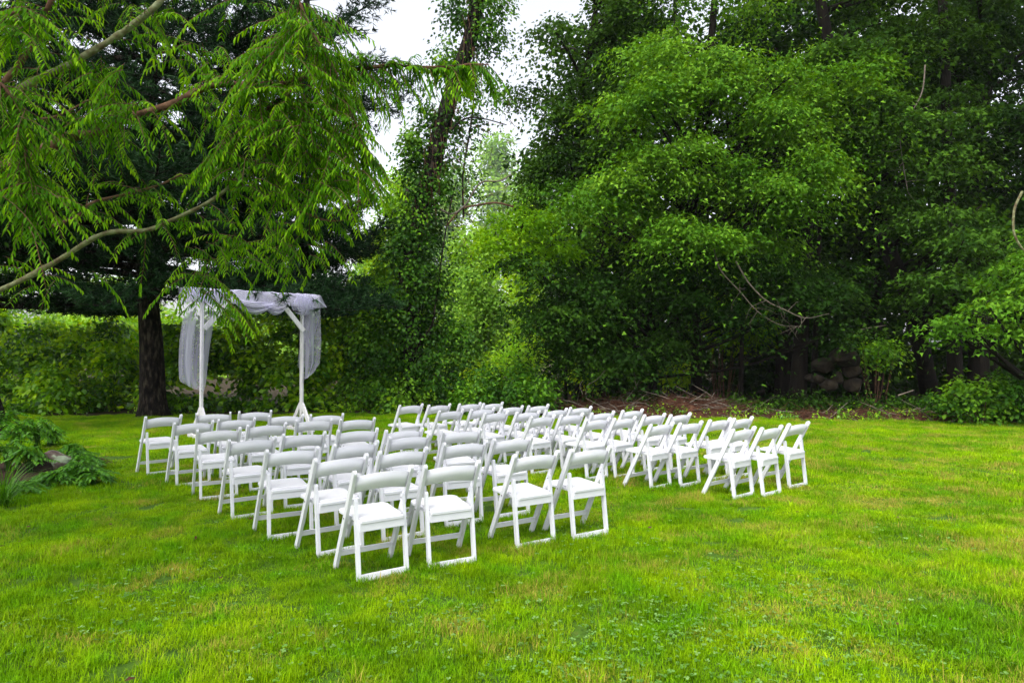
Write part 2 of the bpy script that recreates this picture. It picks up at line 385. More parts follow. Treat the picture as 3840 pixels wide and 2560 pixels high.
def build_grass():
    near = [blade_patch(10 + i, 3400, .56, .020, .054, .0034) for i in range(5)]
    far = [blade_patch(30 + i, 2200, .72, .024, .058, .0055) for i in range(5)]
    pos = []; idx = []; rot = []; scl = []
    r = np.random.default_rng(3)
    def fill(x0, x1, y0, y1, st, base):
        for y in np.arange(y0, y1, st):
            half = .80 * (y + 1.2) + 1.2
            for x in np.arange(max(x0, -half), min(x1, half), st):
                px = x + r.uniform(-.3, .3) * st; py = y + r.uniform(-.3, .3) * st
                if py > lawn_edge(px) - .12 or in_bed(px, py): continue
                pos.append((px, py, .002)); idx.append(base + r.integers(0, 5)); rot.append((0, 0, r.uniform(0, 6.28)))
                s = r.uniform(.85, 1.15); z = s * r.uniform(.75, 1.25) * (1 + .35 * math.sin(px * 1.7 + 1) * math.cos(py * 1.3))
                scl.append((s, s, z))
    fill(-9, 9, 2.0, 8.0, .44, 0); fill(-16, 16, 8.0, 18.8, .50, 5)
    o = scatter('grass', near + far, np.array(pos), np.array(rot), np.array(scl), np.array(idx), M['grass'])
    tag(o, 'bright green mown lawn grass with dry straw patches', 'grass', kind='stuff')
build_grass()

def build_clover():
    r = np.random.default_rng(5)
    patches = [(1420, 1500, .9, 90), (1560, 1440, .7, 60), (1740, 1500, .8, 70), (1300, 1560, .7, 50), (1650, 1330, .5, 30), (700, 1500, .5, 30), (350, 1330, .7, 40), (200, 1440, .6, 40), (1900, 1400, .7, 40), (2200, 1250, .8, 40), (1000, 1420, .6, 30), (1350, 1240, .6, 30), (2100, 1500, .7, 40)]
    C = []
    for px, py, rad, n in patches:
        c = gnd(px, py)
        a = r.normal(size=(n * 3, 2)) * rad * .5
        C.append(np.stack([c.x + a[:, 0], c.y + a[:, 1], np.full(n * 3, .0) + r.uniform(.02, .055, n * 3)], 1))
    C = np.concatenate(C)
    u = np.stack([r.uniform(-7, 7, 700), r.uniform(3, 14, 700), r.uniform(.025, .05, 700)], 1); C = np.concatenate([C, u[(~in_bed(u[:, 0], u[:, 1]))]])
    n = len(C); az = r.uniform(0, 6.28, n); CC = np.repeat(C, 3, 0); A = np.repeat(az, 3) + np.tile([0, 2.1, 4.2], n)
    T = np.stack([np.cos(A), np.sin(A), r.uniform(-.2, .35, 3 * n)], 1); N = np.array([0, 0, 1.]) + r.normal(size=T.shape) * .25
    s = np.repeat(r.uniform(.6, 1.2, n), 3) * .017
    V = leaves_V(CC, T, N, s, s * .95, ([(0, 0, 0), (.6, .5, .05), (1, .2, 0), (1, -.2, 0), (.6, -.5, .05)], None))
    o = emit('clover', V, [(0, 1, 2, 3, 4)], M['clover'], tint=np.repeat(r.uniform(0, 1, n), 3))
    tag(o, 'small clover leaves growing in patches among the lawn grass', 'clover', kind='stuff')
build_clover()

# ------------------------------------------------------------------ chairs
def bm_obj(name, bm, mat, parent=None, bevel=0, smooth=False, seg=1):
    if bevel:
        es = [e for e in bm.edges if len(e.link_faces) == 2 and e.calc_face_angle(0) > .6]
        bmesh.ops.bevel(bm, geom=es, offset=bevel, segments=seg, profile=.6, affect='EDGES', clamp_overlap=True)
    bmesh.ops.recalc_face_normals(bm, faces=bm.faces)
    me = bpy.data.meshes.new(name); bm.to_mesh(me); bm.free(); me.materials.append(mat)
    if smooth: me.polygons.foreach_set('use_smooth', [True] * len(me.polygons))
    o = bpy.data.objects.new(name, me); COL.objects.link(o)
    if parent is not None: o.parent = parent
    return o

def prism(outline, a, b, axis='x'):
    """outline in the two other axes, extruded from a to b along axis"""
    bm = bmesh.new()
    def P(q, t):
        return (t, q[0], q[1]) if axis == 'x' else ((q[0], t, q[1]) if axis == 'y' else (q[0], q[1], t))
    v0 = [bm.verts.new(P(q, a)) for q in outline]; v1 = [bm.verts.new(P(q, b)) for q in outline]
    bm.faces.new(v0); bm.faces.new(list(reversed(v1)))
    for i in range(len(outline)):
        j = (i + 1) % len(outline); bm.faces.new((v0[i], v1[i], v1[j], v0[j]))
    return bm

def board_outline(p0, p1, w, cap1=True, flat0=True):
    """board from p0 (foot, cut level) to p1 (rounded head) in the y-z plane"""
    p0 = Vector(p0); p1 = Vector(p1); t = (p1 - p0).normalized(); n = Vector((-t.y, t.x)); h = w / 2
    k = h / abs(t.y) if flat0 else h
    out = [(p0.x + (n.x * h - t.x * (n.y * h) / t.y), p0.y), (p0.x - (n.x * h - t.x * (n.y * h) / t.y), p0.y)] if flat0 else [tuple(p0 + n * h), tuple(p0 - n * h)]
    c = p1 - t * h
    for i in range(7):
        a = -math.pi / 2 + math.pi * i / 6
        out.append(tuple(c + t * (h * math.cos(a)) + n * (h * math.sin(a))))
    return out

UP_TOP = Vector((-.206, .79)); UP_FOOT = Vector((.215, -.012))
def on_upright(z): t = (z - UP_FOOT.y) / (UP_TOP.y - UP_FOOT.y); return UP_FOOT.x + (UP_TOP.x - UP_FOOT.x) * t

def make_chair():
    root = empty('folding_chair')
    W = M['white']
    for s in (-1, 1):
        x = s * .2185
        bm_obj('upright', prism(board_outline(UP_FOOT, UP_TOP, .046), x - .0125, x + .0125), W, root, bevel=.004)
    # rear legs with a shallow groove board inside
    for s in (-1, 1):
        x = s * .184
        bm_obj('rear_leg', prism(board_outline((-.186, -.012), (-.118, .575), .036), x - .0125, x + .0125), W, root, bevel=.004)
    bm = prism([(-.205, .0), (-.169, .0), (-.172, .05), (-.198, .05)], -.172, .172); bm_obj('rear_rail', bm, W, root, bevel=.004)
    y = on_upright(.135); bm = prism([(y - .012, .118), (y + .012, .118), (y + .006, .156), (y - .018, .156)], -.207, .207); bm_obj('stretcher', bm, W, root, bevel=.003)
    # curved back: arched top and bottom, bowed to the rear
    bm = bmesh.new(); n = 14; rows = []
    tdir = (UP_TOP - UP_FOOT).normalized(); nrm = Vector((-tdir.y, tdir.x))      # yz; nrm points to the rear (-y) and down
    for i in range(n + 1):
        u = -1 + 2 * i / n; x = u * .208; bow = (1 - u * u)
        ztop = .742 + .026 * bow; zbot = .618 + .026 * bow
        ring = []
        for zz, th_ in ((zbot, .009), (ztop, .009), (ztop, -.009), (zbot, -.009)):
            yy = on_upright(zz) - .030 * bow - th_
            ring.append(bm.verts.new((x, yy, zz)))
        rows.append(ring)
    for i in range(n):
        for k in range(4):
            bm.faces.new((rows[i][k], rows[i][(k + 1) % 4], rows[i + 1][(k + 1) % 4], rows[i + 1][k]))
    bm.faces.new(rows[0]); bm.faces.new(list(reversed(rows[-1])))
    bo = bm_obj('backrest', bm, W, root, bevel=.004)
    bo.data.polygons.foreach_set('use_smooth', [abs(p.normal.z) < .75 for p in bo.data.polygons])
    # seat frame with rounded corners, pad, rear skirt
    def rrect(hx, y0, y1, r_, nn=5, hxr=None):
        hxr = hxr or hx; out = []
        for cx, cyy, a0 in ((hx - r_, y1 - r_, 0), (-hx + r_, y1 - r_, 90), (-hxr + .012, y0 + .012, 180), (hxr - .012, y0 + .012, 270)):
            rr = r_ if cyy > 0 else .012
            for k in range(nn + 1):
                a = R(a0 + 90 * k / nn); out.append((cx + rr * math.cos(a), cyy + rr * math.sin(a)))
        return out
    bm = prism(rrect(.198, -.185, .225, .055, hxr=.168), .412, .44, 'z')
    bmesh.ops.transform(bm, matrix=Matrix.Rotation(R(3), 4, 'X'), verts=bm.verts, space=Matrix.Translation((0, 0, -.43)))
    sf = bm_obj('seat_frame', bm, W, root, bevel=.005)
    bm = prism(rrect(.166, -.150, .190, .04), .438, .452, 'z')
    bmesh.ops.transform(bm, matrix=Matrix.Rotation(R(3), 4, 'X'), verts=bm.verts, space=Matrix.Translation((0, 0, -.43)))
    bm_obj('seat_pad', bm, M['pad'], root, bevel=.007, seg=2)
    bm = prism([(-.176, .35), (-.156, .35), (-.156, .405), (-.176, .405)], -.171, .171); bm_obj('rear_skirt', bm, W, root, bevel=.003)
    for s in (-1, 1):
        bm = bmesh.new(); bmesh.ops.create_cone(bm, cap_ends=True, segments=8, radius1=.0055, radius2=.0055, depth=.006, matrix=Matrix.Translation((s * .233, on_upright(.425), .425)) @ Matrix.Rotation(R(90), 4, 'Y'))
        bm_obj('bolt', bm, M['bolt'], root)
        bm = bmesh.new(); bmesh.ops.create_cone(bm, cap_ends=True, segments=8, radius1=.0045, radius2=.0045, depth=.006, matrix=Matrix.Translation((s * .170, -.122, .545)) @ Matrix.Rotation(R(90), 4, 'Y'))
        bm_obj('bolt', bm, M['bolt'], root)
    return root

def copy_tree(o, parent=None):
    c = o.copy(); COL.objects.link(c); c.parent = parent
    for chd in o.children: copy_tree(chd, c)
    return c

CHAIRS = [
(0,0,0,-1.03,5.07,34),(0,0,1,-0.54,5.34,28),(0,0,2,0.10,5.86,33),(0,0,3,0.59,6.14,33),
(0,1,0,-1.49,5.63,38),(0,1,1,-1.04,6.05,34),(0,1,2,-0.54,6.57,30),(0,1,3,-0.09,6.88,33),
(0,2,0,-2.04,6.12,34),(0,2,1,-1.58,6.50,40),(0,2,2,-1.15,7.11,33),(0,2,3,-0.63,7.59,26),
(0,3,0,-2.65,6.82,36),(0,3,1,-2.29,7.27,36),(0,3,2,-1.79,7.62,31),(0,3,3,-1.30,7.65,36),
(0,4,0,-3.34,7.69,32),(0,4,1,-3.00,8.17,37),(0,4,2,-2.59,8.77,27),(0,4,3,-2.07,8.88,28),
(0,5,0,-4.00,8.44,39),(0,5,1,-3.64,8.87,34),(0,5,2,-3.14,9.38,24),(0,5,3,-2.64,9.51,28),
(0,6,0,-4.79,9.23,43),(0,6,1,-4.27,9.75,22),(0,6,2,-3.82,10.00,31),
(1,0,0,2.47,7.74,40),(1,0,1,2.83,7.87,41),(1,0,2,3.33,8.34,38),
(1,1,0,1.66,8.28,42),(1,1,1,2.05,8.42,40),(1,1,2,2.53,8.81,39),(1,1,3,2.88,9.01,41),
(1,2,0,0.97,8.85,41),(1,2,1,1.34,8.98,43),(1,2,2,1.83,9.49,40),(1,2,3,2.21,9.57,40),
(1,3,0,0.28,9.23,43),(1,3,1,0.70,9.49,43),(1,3,2,1.18,9.81,38),(1,3,3,1.66,10.18,40),
(1,4,0,-0.35,9.81,44),(1,4,1,0.10,9.94,42),(1,4,2,0.54,10.31,42),(1,4,3,0.95,10.75,38),
(1,5,0,-1.04,10.16,44),(1,5,1,-0.57,10.43,42),(1,5,2,-0.13,10.88,41),(1,5,3,0.30,11.18,42),
(1,6,0,-1.77,11.22,43),(1,6,1,-1.32,11.25,45),(1,6,2,-0.83,11.56,41),(1,6,3,-0.45,11.60,45),
]
SEAT = ['leftmost', 'second from left', 'third from left', 'rightmost']
ROW = ['in the nearest row', 'in the second nearest row', 'in the third nearest row', 'in the middle row', 'in the third farthest row', 'in the second farthest row', 'in the farthest row']
chair0 = make_chair()
for i, (b_, r_, k_, x, y, a) in enumerate(CHAIRS):
    c = chair0 if i == 0 else copy_tree(chair0)
    c.location = (x, y, 0); c.rotation_euler = (R(random.uniform(-.6, .6)), R(random.uniform(-.6, .6)), R(a))
    last = (b_ == 1 and r_ == 0 and k_ == 2) or (b_ == 0 and r_ == 6 and k_ == 2)
    seat = 'rightmost' if last else SEAT[k_]
    tag(c, 'white folding chair, %s %s of the %s block' % (seat, ROW[r_], ('left', 'right')[b_]), 'chair', 'white folding chairs on the lawn')

def build_tufts():
    r = np.random.default_rng(77); pieces = [blade_patch(60 + i, 46, .11, .035, .085, .0042) for i in range(5)]
    pos = []; rot = []; scl = []; idx = []
    def put(x, y, z): pos.append((x, y, .002)); rot.append((0, 0, r.uniform(0, 6.28))); q = r.uniform(.8, 1.3); scl.append((q, q, q * z)); idx.append(r.integers(0, 5))
    for (_, _, _, x, y, a) in CHAIRS:
        ca, sa = math.cos(R(a)), math.sin(R(a))
        for lx, ly in [(t, -.20) for t in np.linspace(-.19, .19, 7)] + [(-.2185, .22), (.2185, .22), (-.2, .19), (.2, .19), (-.184, -.22), (.184, -.22)]:
            lx += r.uniform(-.02, .02); ly += r.uniform(-.02, .02); put(x + lx * ca - ly * sa, y + lx * sa + ly * ca, r.uniform(.7, 1.15))
    for _ in range(1500):
        y = r.uniform(2.6, 16) ; x = r.uniform(-.8, .8) * (y + 1)
        if y < lawn_edge(x) - .3 and not in_bed(x, y): put(x, y, r.uniform(.6, 1.15))
    o = scatter('grass_tufts', pieces, np.array(pos), np.array(rot), np.array(scl), np.array(idx), M['grass'])
    tag(o, 'longer grass tufts around the chair feet and over the lawn', 'grass', kind='stuff')
build_tufts()

# ------------------------------------------------------------------ wedding arch
A0 = Vector((-5.81, 12.7, 0)); A1 = Vector((-4.34, 14.0, 0)); AL = (A1 - A0).length
AS = (A1 - A0).normalized(); AN = Vector((AS.y, -AS.x, 0))     # AN faces the camera
def arch_w(s, n, z): return A0 + AS * s + AN * n + Vector((0, 0, z))
def arch_pt(px, py, n=0):
    c = Vector((0, 0, CAM_H)); d = at(px, py, 10) - c
    t = ((A0 + AN * n) - c).dot(AN) / d.dot(AN); q = c + d * t
    return ((q - A0).dot(AS), q.z)
arch = empty('wedding_arch', A0, math.atan2(AS.y, AS.x))
tag(arch, 'white painted timber wedding arch draped with tulle', 'arch')
def abox(name, s0, s1, n0, n1, z0, z1):
    bm = bmesh.new(); bmesh.ops.create_cube(bm, size=1, matrix=Matrix.Translation(((s0 + s1) / 2, -(n0 + n1) / 2, (z0 + z1) / 2)) @ Matrix.Diagonal((s1 - s0, n1 - n0, z1 - z0, 1)))
    return bm_obj(name, bm, M['wood'], arch, bevel=.004)
ZT = 2.81
for s in (0, AL): abox('post', s - .022, s + .022, -.05, .05, .06, ZT - .01)
abox('header', -.30, AL + .34, .052, .092, ZT - .225, ZT)
abox('header', -.30, AL + .34, -.092, -.052, ZT - .225, ZT)
def diag(name, p, q, w, lo, hi, plane):
    """board between p and q (2-D) of width w; plane 'sz' or 'nz'"""
    p = Vector(p); q = Vector(q); t = (q - p).normalized(); m = Vector((-t.y, t.x)) * w / 2
    o4 = [p + m, p - m, q - m, q + m]
    if plane == 'sz': bm = prism([(v.x, v.y) for v in o4], -lo, -hi, 'y')
    else: bm = prism([(-v.x, v.y) for v in o4], lo, hi, 'x')
    return bm_obj(name, bm, M['wood'], arch, bevel=.003)
diag('brace', (AL - .01, 2.08), (AL - .52, ZT - .13), .09, .094, .130, 'sz')
diag('brace', (.01, 2.08), (.52, ZT - .13), .09, .094, .130, 'sz')
for s in (0, AL):
    for sg in (-1, 1):
        diag('foot_brace', (sg * .03, .58), (sg * .54, .03), .10, s - .024 - .0, s + .020, 'nz')
    abox('foot_rail', s - .065, s - .026, -.62, .62, .0, .09)

# tulle: one cloth draped over the header with two tails
drape = empty('tulle_drape', A0)
tag(drape, 'sheer white tulle wound over the arch header with two hanging tails', 'drape')
def cloth(name, fn, nu, nv, th=True):
    V = []; F = []
    for j in range(nv + 1):
        for i in range(nu + 1): V.append(fn(i / nu, j / nv))
    for j in range(nv):
        for i in range(nu):
            a = j * (nu + 1) + i; F.append((a, a + 1, a + nu + 2, a + nu + 1))
    me = bpy.data.meshes.new(name); me.from_pydata([tuple(v - A0) for v in V], [], F); me.polygons.foreach_set('use_smooth', [True] * len(F)); me.update()
    me.materials.append(M['tulle']); o = bpy.data.objects.new(name, me); COL.objects.link(o); o.parent = drape; return o
def lerp_tab(tab, t):
    xs_ = [a[0] for a in tab]; return [float(np.interp(t, xs_, [a[k] for a in tab])) for k in range(1, len(tab[0]))]
# tails are given by left/right edge in frame pixels per height, pleated in depth
def tail(name, rows, n0, pleats, amp, seed):
    """rows: (v, left x, left y, right x, right y) in frame pixels"""
    tab = []
    for v, lx, ly, rx, ry in rows:
        s0, z0 = arch_pt(lx, ly, n0); s1, z1 = arch_pt(rx, ry, n0); tab.append((v, s0, z0, s1, z1))
    rr = random.Random(seed); ph = [rr.uniform(0, 6.28) for _ in range(4)]
    def fn(u, v):
        s0, z0, s1, z1 = lerp_tab(tab, v)
        uu = u + .05 * math.sin(u * 6.28 * pleats * .5 + ph[0] + v * 1.5)
        n = n0 + amp * (.35 + .65 * min(1, v * 2)) * (math.sin(u * 6.28 * pleats + ph[1] + .8 * math.sin(v * 3)) + .2 * math.sin(u * 6.28 * pleats * 1.9 + ph[2] + v * 2))
        n += .05 * math.sin(v * 5 + ph[3])
        return arch_w(s0 + (s1 - s0) * uu, n, z0 + (z1 - z0) * u)
    return cloth(name, fn, 64, 40)
k5 = lambda u, v: (275.6 + u / 4.0425, 643.1 + v / 4.0425)
def k5row(v, a, b): return (v, *k5(*a), *k5(*b))
tail('tail', [k5row(0, (605, 85), (895, 90)), k5row(.25, (575, 300), (885, 330)), k5row(.5, (545, 560), (850, 560)), k5row(.75, (540, 790), (815, 780)), k5row(.9, (545, 915), (795, 920)), k5row(1, (560, 945), (765, 1040))], .16, 1.6, .05, 1)
tail('tail', [k5row(0, (610, 100), (720, 120)), k5row(.5, (570, 500), (690, 520)), k5row(.85, (570, 860), (690, 880)), k5row(1, (580, 930), (735, 1000))], -.14, 1.2, .04, 2)
tail('tail', [k5row(0, (1640, 180), (1868, 172)), k5row(.1, (1655, 280), (1866, 262)), k5row(.2, (1700, 370), (1868, 340)), k5row(.5, (1712, 560), (1856, 560)), k5row(.75, (1712, 760), (1832, 770)), k5row(.9, (1712, 850), (1780, 860)), k5row(1, (1713, 925), (1750, 890))], .15, 1.5, .045, 3)
tail('tail', [k5row(0, (1690, 300), (1860, 280)), k5row(.5, (1665, 600), (1780, 600)), k5row(.9, (1650, 800), (1750, 790)), k5row(1, (1665, 825), (1760, 810))], -.13, 1.1, .04, 4)
# wrap over the header: loose folds across the face, over the top, down the back
def wrap(u, v):
    s = -.32 + u * (AL + .68)
    f = math.sin(s * 11 + 2.2 * math.sin(s * 3) + v * 3) * .011 + math.sin(s * 23 + v * 5) * .004
    if v < .45:
        t = v / .45; return arch_w(s + .12 * (1 - t), .100 + .014 + f * 1.2, ZT - .235 - .02 * math.sin(s * 7) + t * .245)
    if v < .6:
        t = (v - .45) / .15; return arch_w(s, .114 - t * .228, ZT + .012 + .018 * math.sin(t * math.pi) + abs(f) * .8)
    t = (v - .6) / .4; return arch_w(s, -.106 - f, ZT + .01 - t * .24)
cloth('wrap', wrap, 220, 22)
cloth('wrap', lambda u, v: wrap(min(1, max(0, u + .03 * math.sin(v * 4 + u * 9))), v) + AN * (.012 + .012 * math.sin(u * 60 + v * 7)), 220, 22)
def swag(sa, za, sb, zb, drop, n0, seed):
    rr = random.Random(seed)
    def fn(u, v):
        c = 4 * u * (1 - u)
        s = sa + (sb - sa) * u; zt = za + (zb - za) * u
        z = zt - c * drop * (.15 + .85 * v) + (1 - v) * .05
        n = n0 + .05 * math.sin(v * 15 + seed + u * 2) * c + .03 * math.sin(v * 31 + u * 5) * c + .06 * c * math.sin(v * 3.14)
        return arch_w(s, n, z)
    return cloth('swag', fn, 30, 40)
for (a, b, dr, n0, sd) in (((1035, 190), (1440, 235), .24, .16, 1), ((1330, 240), (1560, 255), .19, .17, 2)):
    (sa, za), (sb, zb) = arch_pt(*k5(*a), n0), arch_pt(*k5(*b), n0); swag(sa, za + .02, sb, zb + .02, dr, n0, sd)
(sk, zk) = arch_pt(*k5(1700, 225), .12)
def knot(u, v):
    a = u * 6.283; w = math.sin(v * math.pi) ** .5
    rr_ = (.23 * w) * (1 + .12 * math.sin(a * 7 + v * 6))
    return arch_w(sk + math.cos(a) * rr_ * .95, .11 + math.sin(a) * rr_ * .35, zk + .17 - v * .40)
cloth('knot', knot, 60, 20)
def bunch(u, v):
    s = sk - .16 + u * .40; return arch_w(s, .15 + .018 * math.sin(u * 40 + v * 4), zk + .22 - v * (.30 + .10 * math.sin(u * 3.1)))
cloth('bunch', bunch, 60, 10)
(sl, zl) = arch_pt(*k5(700, 150), .12)
def bunch2(u, v):
    s = sl - .30 + u * .62; return arch_w(s, .15 + .02 * math.sin(u * 36 + v * 4), zl + .14 - v * (.34 - .10 * math.sin(u * 3.1)))
cloth('bunch', bunch2, 60, 10)

# ------------------------------------------------------------------ generic broadleaf tree
def LB(px, py, d, rx, ry, rd, n):
    c = at(px, py, d); s = sc(d); return (c.x, c.y, c.z, rx * s, rd, ry * s, n)

def tiers(ell, d, cnt, n, seed, dj=1.2, rx=(55, 115), ry=(14, 30)):
    """many flat boughs at random places inside ellipses, with open gaps between them"""
    rr = random.Random(seed); out = []; area = [a * b for _, _, a, b in ell]
    for i in range(cnt):
        cx, cyy, ax, by = rr.choices(ell, area)[0]; a = rr.uniform(0, 6.28); q = math.sqrt(rr.random())
        out.append(LB(cx + math.cos(a) * q * ax, cyy + math.sin(a) * q * by, d + rr.uniform(-dj, dj) + .4 * abs(q), rr.uniform(*rx), rr.uniform(*ry), rr.uniform(.5, .95), int(n * rr.uniform(.6, 1.4))))
    return out

def tree(name, label, cat, trunk, r0, r1, lobes, mat, seed, bark='bark2', twigs=3, group=None, **kw):
    root = empty(name, (trunk[0][0], trunk[0][1], 0)); tag(root, label, cat, group)
    org = Vector((trunk[0][0], trunk[0][1], 0)); rr = random.Random(seed)
    def loc(ps): return [Vector(p) - org for p in ps]
    tp = smooth_path(wob(trunk, .04, rr), 4); mb = MB(); n = len(tp)
    rads = [r1 + (r0 - r1) * (1 - i / (n - 1)) ** .8 for i in range(n)]; rads[0] *= 1.35
    if n > 1: rads[1] *= 1.08
    mb.tube(loc(tp), rads, 12); mb.build('trunk', M[bark], root)
    lob = [(l[0] - org.x, l[1] - org.y, *l[2:]) for l in lobes]
    cr, cl = foliage('crown', lob, mat, root, seed=seed, **kw)
    # limbs: one per lobe, twigs to some clumps
    k = 0
    for l in lob:
        c = Vector(l[:3]); cnt = l[6]
        zs = [p for p in loc(tp) if p.z < c.z - .2] or [loc(tp)[0]]
        st = min(zs, key=lambda p: (p - c).length + abs(p.z - (c.z - max(.5, (Vector((p.x, p.y, c.z)) - c).length * .6))) * .8)
        mid = (st + c) / 2 + Vector((rr.uniform(-.3, .3), rr.uniform(-.3, .3), -.1 * (c - st).length + .25))
        path = smooth_path([st, mid, c], 5); ln = (c - st).length
        mbl = MB(); mbl.tube(path, taper(len(path), min(r0 * .45, .03 + .018 * ln), .015), 6)
        seg = cl[k:k + cnt]; k += cnt
        for q in range(min(len(seg), twigs)):
            e = Vector(seg[rr.randrange(len(seg))][:3]); p0 = path[rr.randrange(3, len(path))]
            m2 = (p0 + e) / 2 + Vector((rr.uniform(-.15, .15), rr.uniform(-.15, .15), rr.uniform(0, .15)))
            pth = smooth_path([p0, m2, e], 3); mbl.tube(pth, taper(len(pth), .014, .004), 4)
        mbl.build('limb', M[bark], root)
    return root

# ---- right hand woods
tree('maple_tree', 'broad light green maple with layered leaf sprays behind right chairs', 'tree',
     [gnd(1600, 925) * 1.0, at(1598, 760, 19.6), at(1585, 560, 19.4), at(1600, 330, 19.2), at(1640, 60, 19.2), at(1650, -120, 19.2)], .17, .07,
     tiers([(1350, 380, 100, 110), (1480, 290, 150, 120), (1650, 230, 150, 110), (1820, 210, 130, 130), (1560, 430, 170, 100), (1740, 400, 170, 110), (1890, 340, 90, 110), (1400, 510, 140, 60), (1620, 540, 170, 50), (1800, 530, 120, 50), (1540, 120, 110, 80), (1420, 170, 120, 70), (1720, 60, 160, 60), (1960, 230, 70, 130)], 18.1, 76, 10, 911, dj=1.7, ry=(9, 24)) + [LB(1700, -60, 19, 300, 110, 2, 44)],
     M['maple'], 11, per=90, L=.108, W=.095, spread=.36, flat=.26, tbase=.55, tvar=.5)
tree('maple_tree', 'green maple whose shaded lower boughs hang behind the brush pile', 'tree',
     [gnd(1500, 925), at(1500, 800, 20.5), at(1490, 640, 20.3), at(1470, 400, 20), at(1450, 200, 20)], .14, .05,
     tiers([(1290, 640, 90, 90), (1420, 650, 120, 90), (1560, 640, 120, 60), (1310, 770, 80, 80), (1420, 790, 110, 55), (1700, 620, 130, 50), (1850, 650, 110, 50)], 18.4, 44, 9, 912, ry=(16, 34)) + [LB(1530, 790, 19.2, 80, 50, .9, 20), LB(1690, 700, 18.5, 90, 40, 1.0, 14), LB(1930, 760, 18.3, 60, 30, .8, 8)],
     M['maple_shade'], 12, per=80, L=.11, W=.10, spread=.32, flat=.24, tbase=.45, tvar=.5)
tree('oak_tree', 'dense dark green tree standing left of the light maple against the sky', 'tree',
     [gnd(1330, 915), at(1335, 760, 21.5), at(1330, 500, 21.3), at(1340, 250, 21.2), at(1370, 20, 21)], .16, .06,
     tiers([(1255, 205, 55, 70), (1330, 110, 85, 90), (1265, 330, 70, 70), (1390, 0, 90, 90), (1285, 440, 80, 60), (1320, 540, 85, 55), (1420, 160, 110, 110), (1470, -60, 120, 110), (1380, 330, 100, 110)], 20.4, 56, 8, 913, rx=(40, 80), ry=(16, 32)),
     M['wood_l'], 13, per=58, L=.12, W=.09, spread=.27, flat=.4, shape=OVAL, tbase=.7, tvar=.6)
tree('young_maple', 'small yellow green maple sprays hanging in the hazy gap', 'tree',
     [gnd(1300, 920), at(1290, 780, 19.2), at(1250, 640, 18.9), at(1190, 560, 18.5)], .05, .02,
     [LB(1130, 540, 17.6, 70, 30, .7, 20), LB(1200, 500, 17.8, 80, 32, .8, 26), LB(1180, 590, 17.8, 70, 30, .7, 18), LB(1270, 560, 18, 60, 40, .8, 18)],
     M['lime'], 14, per=40, L=.12, W=.09, spread=.22, flat=.2, tbase=.25, tvar=.5, twigs=5)
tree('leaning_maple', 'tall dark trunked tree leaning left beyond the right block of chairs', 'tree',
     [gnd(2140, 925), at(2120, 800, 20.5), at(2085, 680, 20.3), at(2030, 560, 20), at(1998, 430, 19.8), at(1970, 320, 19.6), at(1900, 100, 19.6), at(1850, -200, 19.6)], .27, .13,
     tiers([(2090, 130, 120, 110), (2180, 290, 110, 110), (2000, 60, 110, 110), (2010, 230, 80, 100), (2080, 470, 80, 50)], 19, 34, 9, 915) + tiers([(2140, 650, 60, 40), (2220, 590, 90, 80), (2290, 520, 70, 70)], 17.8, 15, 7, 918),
     M['maple_shade'], 15, per=80, L=.12, W=.11, spread=.32, flat=.24, tbase=.65, tvar=.5)
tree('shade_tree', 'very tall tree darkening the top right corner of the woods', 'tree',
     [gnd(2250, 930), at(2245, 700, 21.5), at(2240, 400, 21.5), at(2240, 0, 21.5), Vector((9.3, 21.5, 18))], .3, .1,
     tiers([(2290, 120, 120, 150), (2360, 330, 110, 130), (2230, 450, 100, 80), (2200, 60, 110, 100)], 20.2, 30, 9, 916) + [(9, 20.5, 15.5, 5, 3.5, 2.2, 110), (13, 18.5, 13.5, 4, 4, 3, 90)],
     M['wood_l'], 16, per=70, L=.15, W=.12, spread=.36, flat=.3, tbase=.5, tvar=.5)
tree('low_maple', 'bright low maple boughs reaching in from the right edge', 'tree',
     [Vector((12.6, 15.6, 0)), Vector((12.5, 15.4, 2)), Vector((12.3, 15.3, 4)), Vector((12.4, 15.2, 6.5))], .15, .07,
     tiers([(2190, 735, 70, 22), (2270, 705, 60, 34), (2335, 650, 40, 40), (2345, 590, 35, 26), (2350, 760, 50, 26), (2430, 600, 80, 110)], 14.2, 26, 6, 917, dj=.6, rx=(22, 45), ry=(7, 14)),
     M['maple'], 17, per=40, L=.10, W=.095, spread=.17, flat=.3, tbase=.5, tvar=.5, twigs=4)

